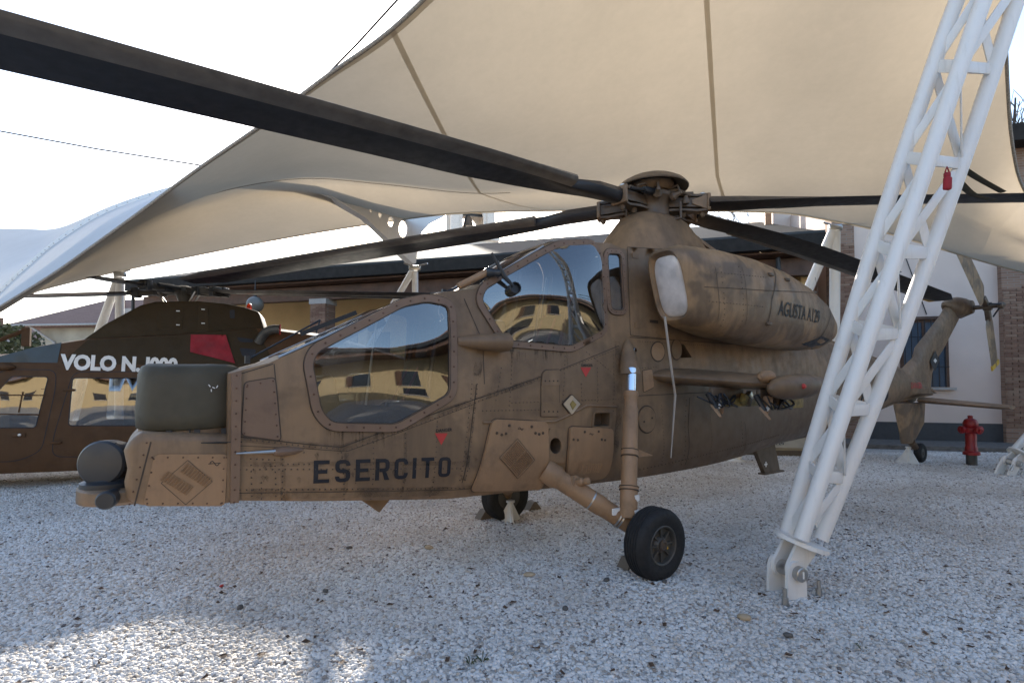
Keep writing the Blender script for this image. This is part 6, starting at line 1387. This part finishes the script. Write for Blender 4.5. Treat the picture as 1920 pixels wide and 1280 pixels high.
# old tiled house at left, and a further one
def house(label, x0, x1, ye, zr0, zr1, Y, dep, ridge_h, wall=True):
    a = at(x0, ye, Y); b = at(x1, ye - 8, Y * .97); h = thing('tiled_house', label, 'house', (a.x, a.y, 0)); d = (b - a); d.z = 0; L = d.length; d.normalize(); n = Vector((-d.y, d.x, 0)); h.rotation_euler = (0, 0, math.atan2(d.y, d.x)); ze = a.z
    m = MB(); m.box((L * .17, .8, 0), (L, dep, ze)); w = m.build('wall', 'house_plaster', h, 0)
    m = MB(); m.add([(0, 0, ze), (L + .5, 0, ze), (L + .5, dep / 2, ze + ridge_h), (L * .25, dep / 2, ze + ridge_h), (L * .0, dep, ze), (L + .5, dep, ze), (0, .05, ze - .15), (L + .5, .05, ze - .15), (0, dep, ze - .15), (L + .5, dep, ze - .15)], [(0, 1, 2, 3), (3, 2, 5, 4), (0, 3, 4), (0, 1, 7, 6), (6, 7, 9, 8), (0, 4, 8, 6), (1, 2, 5, 9, 7)]); rf = m.build('roof', 'roof_tile', h, 0)
    m = MB(); m.box((L * .55, dep * .3, ze + .3), (L * .58, dep * .36, ze + ridge_h * .6 + 1.1)); m.build('chimney', 'brick', rf, 0)
    for k, x in enumerate((.52, .76)):
        m = MB(); m.box((L * x, .76, ze - 2.4), (L * x + 1.1, .82, ze - .9)); wd = m.build('window', 'room_dark', w, 0); m = MB(); m.box((L * x - .1, .70, ze - 2.5), (L * x + 1.2, .84, ze - 2.41)); m.build('sill', 'sill_stone', wd, 0)
    m = MB(); m.tube([(L * .18, .1, ze - .1), (L * .30, .72, ze - 1.0), (L * .30, .72, 0)], .07, 8); m.build('downpipe', 'sill_stone', w); m = MB(); m.tube([(0, -.02, ze - .06), (L + .5, -.02, ze - .06)], .06, 6); m.build('gutter', 'sill_stone', rf)
    return h
house('old plastered house with red tiled roof at left behind the brown helicopter', 12, 240, 608, 0, 0, 30, 9, 2.1)
house('low tiled roof of a further house at the left edge', -260, 62, 640, 0, 0, 42, 9, 1.9)
# ------------------------------------------------------------------ small things of the yard
hp = gr(1822, 872); hy = thing('fire_hydrant', 'red pillar fire hydrant on the gravel by the cream wall', 'hydrant', (hp.x, hp.y, 0))
m = MB(); m.lathe((0, 0, 0), (0, 0, 1), [(.085, 0), (.085, .22)], 20); m.build('standpipe', 'wheel_grey', hy)
m = MB(); m.lathe((0, 0, 0), (0, 0, 1), [(.13, .20), (.13, .25), (.10, .27), (.095, .34), (.085, .36), (.085, .60), (.11, .62), (.125, .64), (.125, .70), (.10, .72), (.115, .74), (.115, .80), (.09, .86), (.04, .885), (.04, .93), (.02, .94)], 24); m.build('barrel', 'hydrant_red', hy, 40)
for a in (0, PI, -PI / 2): m = MB(); d = Vector((math.cos(a), math.sin(a), 0)); m.lathe((0, 0, .67), d, [(.055, .08), (.055, .15), (.07, .155), (.07, .19), (.03, .20), (.03, .225)], 14); m.build('outlet_cap', 'hydrant_red', hy)
# information board lying low beside the tail boom
a = at(1440, 838, 11.2); ib = thing('information_board', 'low sloping beige information board behind the tail boom', 'board', (gr(1490, 862).x - .5, gr(1490, 862).y + .6, 0), R(-8))
m = MB(); m.add([(-1.0, 0, .18), (1.2, 0, .18), (1.2, .8, .62), (-1.0, .8, .62), (-1.0, .02, .12), (1.2, .02, .12), (1.2, .82, .56), (-1.0, .82, .56)], [(0, 1, 2, 3), (4, 5, 6, 7), (0, 1, 5, 4), (1, 2, 6, 5), (2, 3, 7, 6), (3, 0, 4, 7)]); pnl = m.build('panel', 'board_beige', ib, 0)
P, Fc, W = text2d('AGUSTA A129', .13, .002); m = MB(); sl = Vector((0, .8, .44)).normalized(); m.add([Vector((-.2 + x, 0, .18)) + sl * (.10 + y) + Vector((0, -.002, .004)) for x, y in P], Fc); m.build('lettering', 'ink', pnl, 0)
m = MB(); m.box((-1.0, .06, 0), (1.2, .76, .13)); m.build('base', 'timber_chock', ib, 0)
# stands and chocks
def stand(label, px, py, h, w, dy=0):
    p = gr(px, py); o = thing('jack_stand', label, 'stand', (p.x, p.y + dy, 0), 0, 'white jack stands'); 
    for k in range(3):
        t = 2 * PI * k / 3 - PI / 2 + .2; c, s = math.cos(t), math.sin(t); q = Vector((-s, c, 0)) * .012; r = Vector((c, s, 0)); m = MB(); m.add([r * .02 + Vector((0, 0, h)) + q, r * w + q, q, Vector((0, 0, h)) + q, r * .02 + Vector((0, 0, h)) - q, r * w - q, -q, Vector((0, 0, h)) - q], [(0, 1, 2, 3), (4, 5, 6, 7), (0, 1, 5, 4)]); m.build('leg', 'stand_white', o, 0)
    m = MB(); m.lathe((0, 0, 0), (0, 0, 1), [(.035, 0), (.035, h * .98), (.05, h), (.05, h + .02)], 14); m.build('post', 'stand_white', o); return o
stand('white jack stand beside the far main wheel', 957, 978, .22, .15); stand('white jack stand beside the tail wheel', 1704, 868, .30, .22)
def chock(label, px, py, ang, s=.2, dx=0, dy=0):
    p = gr(px, py); m = MB(); m.loft([[(-s / 2, y, 0), (s / 2, y, 0), (s * .1, y, s * .5), (-s * .1, y, s * .5)] for y in (-.06, .06)]); m.build('wheel_chock', 'timber_chock', None, 0, label, 'chock', 'wheel chocks', None, (p.x + dx, p.y + dy, .004), (0, 0, ang))
chock('beige chock in front of the far main wheel', 908, 972, HF.yaw, .2); chock('beige chock behind the far main wheel', 998, 955, HF.yaw, .2); chock('pale chock peeping out in front of the near main wheel', 1176, 1072, HF.yaw, .16, .03, .1)
# trees and shrubs
plain('bark', (0.045, 0.036, 0.030), .9, var=.3)
def bare_tree(label, px, Y, h, seed, spread=.5):
    r = random.Random(seed); p = at(px, 718, Y); t = thing('bare_tree', label, 'tree', (p.x, p.y, 0), 0, 'bare trees behind the roofs'); tr, cr2 = MB(), MB()
    def grow(mb, a, d, L, rad, dep):
        b = a + d * L; mid = a.lerp(b, .5) + Vector((r.uniform(-1, 1), r.uniform(-1, 1), 0)) * L * .06; mb.tube([a, mid, b], [rad, rad * .85, rad * .68], 5 if dep else 8)
        if dep > 4: return
        for k in range(3 if dep else 5):
            e = (d + Vector((r.uniform(-1, 1), r.uniform(-1, 1), r.uniform(-.2, .8))) * (spread + .12 * dep)).normalized(); grow(cr2, a.lerp(b, r.uniform(.45, 1.0)), e, L * r.uniform(.55, .78), rad * .55, dep + 1)
    grow(tr, Vector((0, 0, 0)), Vector((0, 0, 1)), h * .42, h * .018, 0)
    tr.build('trunk', 'bark', t); cr2.build('crown', 'bark', t)
bare_tree('bare leafless tree in the top right corner above the brick eaves', 1925, 24, 17, 5); bare_tree('bare leafless tree showing behind the rotor head', 1400, 40, 17.5, 9); bare_tree('bare leafless tree twigs left of the upper storey', 1330, 46, 18, 12)
def leafmat():
    m, nt, b = newmat('leaf_green'); n = noise(nt, coords(nt), 8, 3); nt.links.new(ramp(nt, n, [(.3, (.035, .05, .02)), (.7, (.09, .11, .05))]), b.inputs['Base Color']); b.inputs['Roughness'].default_value = .5
leafmat()
def shrub(label, px, py, Y, rx, rz, n, seed, name='shrub'):
    r = random.Random(seed); c = at(px, py, Y); t = thing(name, label, 'shrub', (c.x, c.y, 0)); m = MB()
    for k in range(n):
        d = Vector((r.gauss(0, 1), r.gauss(0, 1), r.gauss(0, 1))).normalized() * r.uniform(.55, 1.0); q = Vector((d.x * rx, d.y * rx, c.z + d.z * rz)); s = r.uniform(.05, .10); e = Vector((r.gauss(0, 1), r.gauss(0, 1), r.gauss(0, 1))).normalized(); f = e.orthogonal().normalized(); m.add([q + e * s, q + f * s * .5, q - e * s, q - f * s * .5], [(0, 1, 2, 3)])
    m.build('crown', 'leaf_green', t, 0); m = MB()
    for k in range(5): m.tube([(r.uniform(-.1, .1), r.uniform(-.1, .1), 0), (r.uniform(-.4, .4) * rx, r.uniform(-.4, .4) * rx, c.z * .9)], [.05, .02], 6)
    m.build('trunk', 'bark', t)
shrub('green shrub at the left edge above the brown helicopter roof', 8, 655, 14, .9, .75, 1500, 4)
for i, (x, y) in enumerate(((1780, 868), (1616, 1222), (905, 1245), (882, 1250))):
    r = random.Random(x); p = gr(x, y); m = MB()
    for k in range(14):
        a = r.uniform(0, 6.28); L = r.uniform(.03, .07); b = Vector((math.cos(a), math.sin(a), 0)); m.add([b * .004 + Vector((0, 0, .0)), b * L * .5 + Vector((.004, .004, L * .6)), b * L + Vector((0, 0, L * .5)), b * L * .5 - Vector((.004, .004, -L * .6))], [(0, 1, 2, 3)])
    m.build('weed_tuft', 'leaf_green', None, 0, ['green weed tuft on the gravel left of the fire hydrant', 'green weed tuft right of the lattice mast foot', 'green weed tuft at the bottom centre of the gravel', 'second weed tuft beside the one at bottom centre'][i], 'weed', 'weeds in the gravel', None, (p.x, p.y, .012))
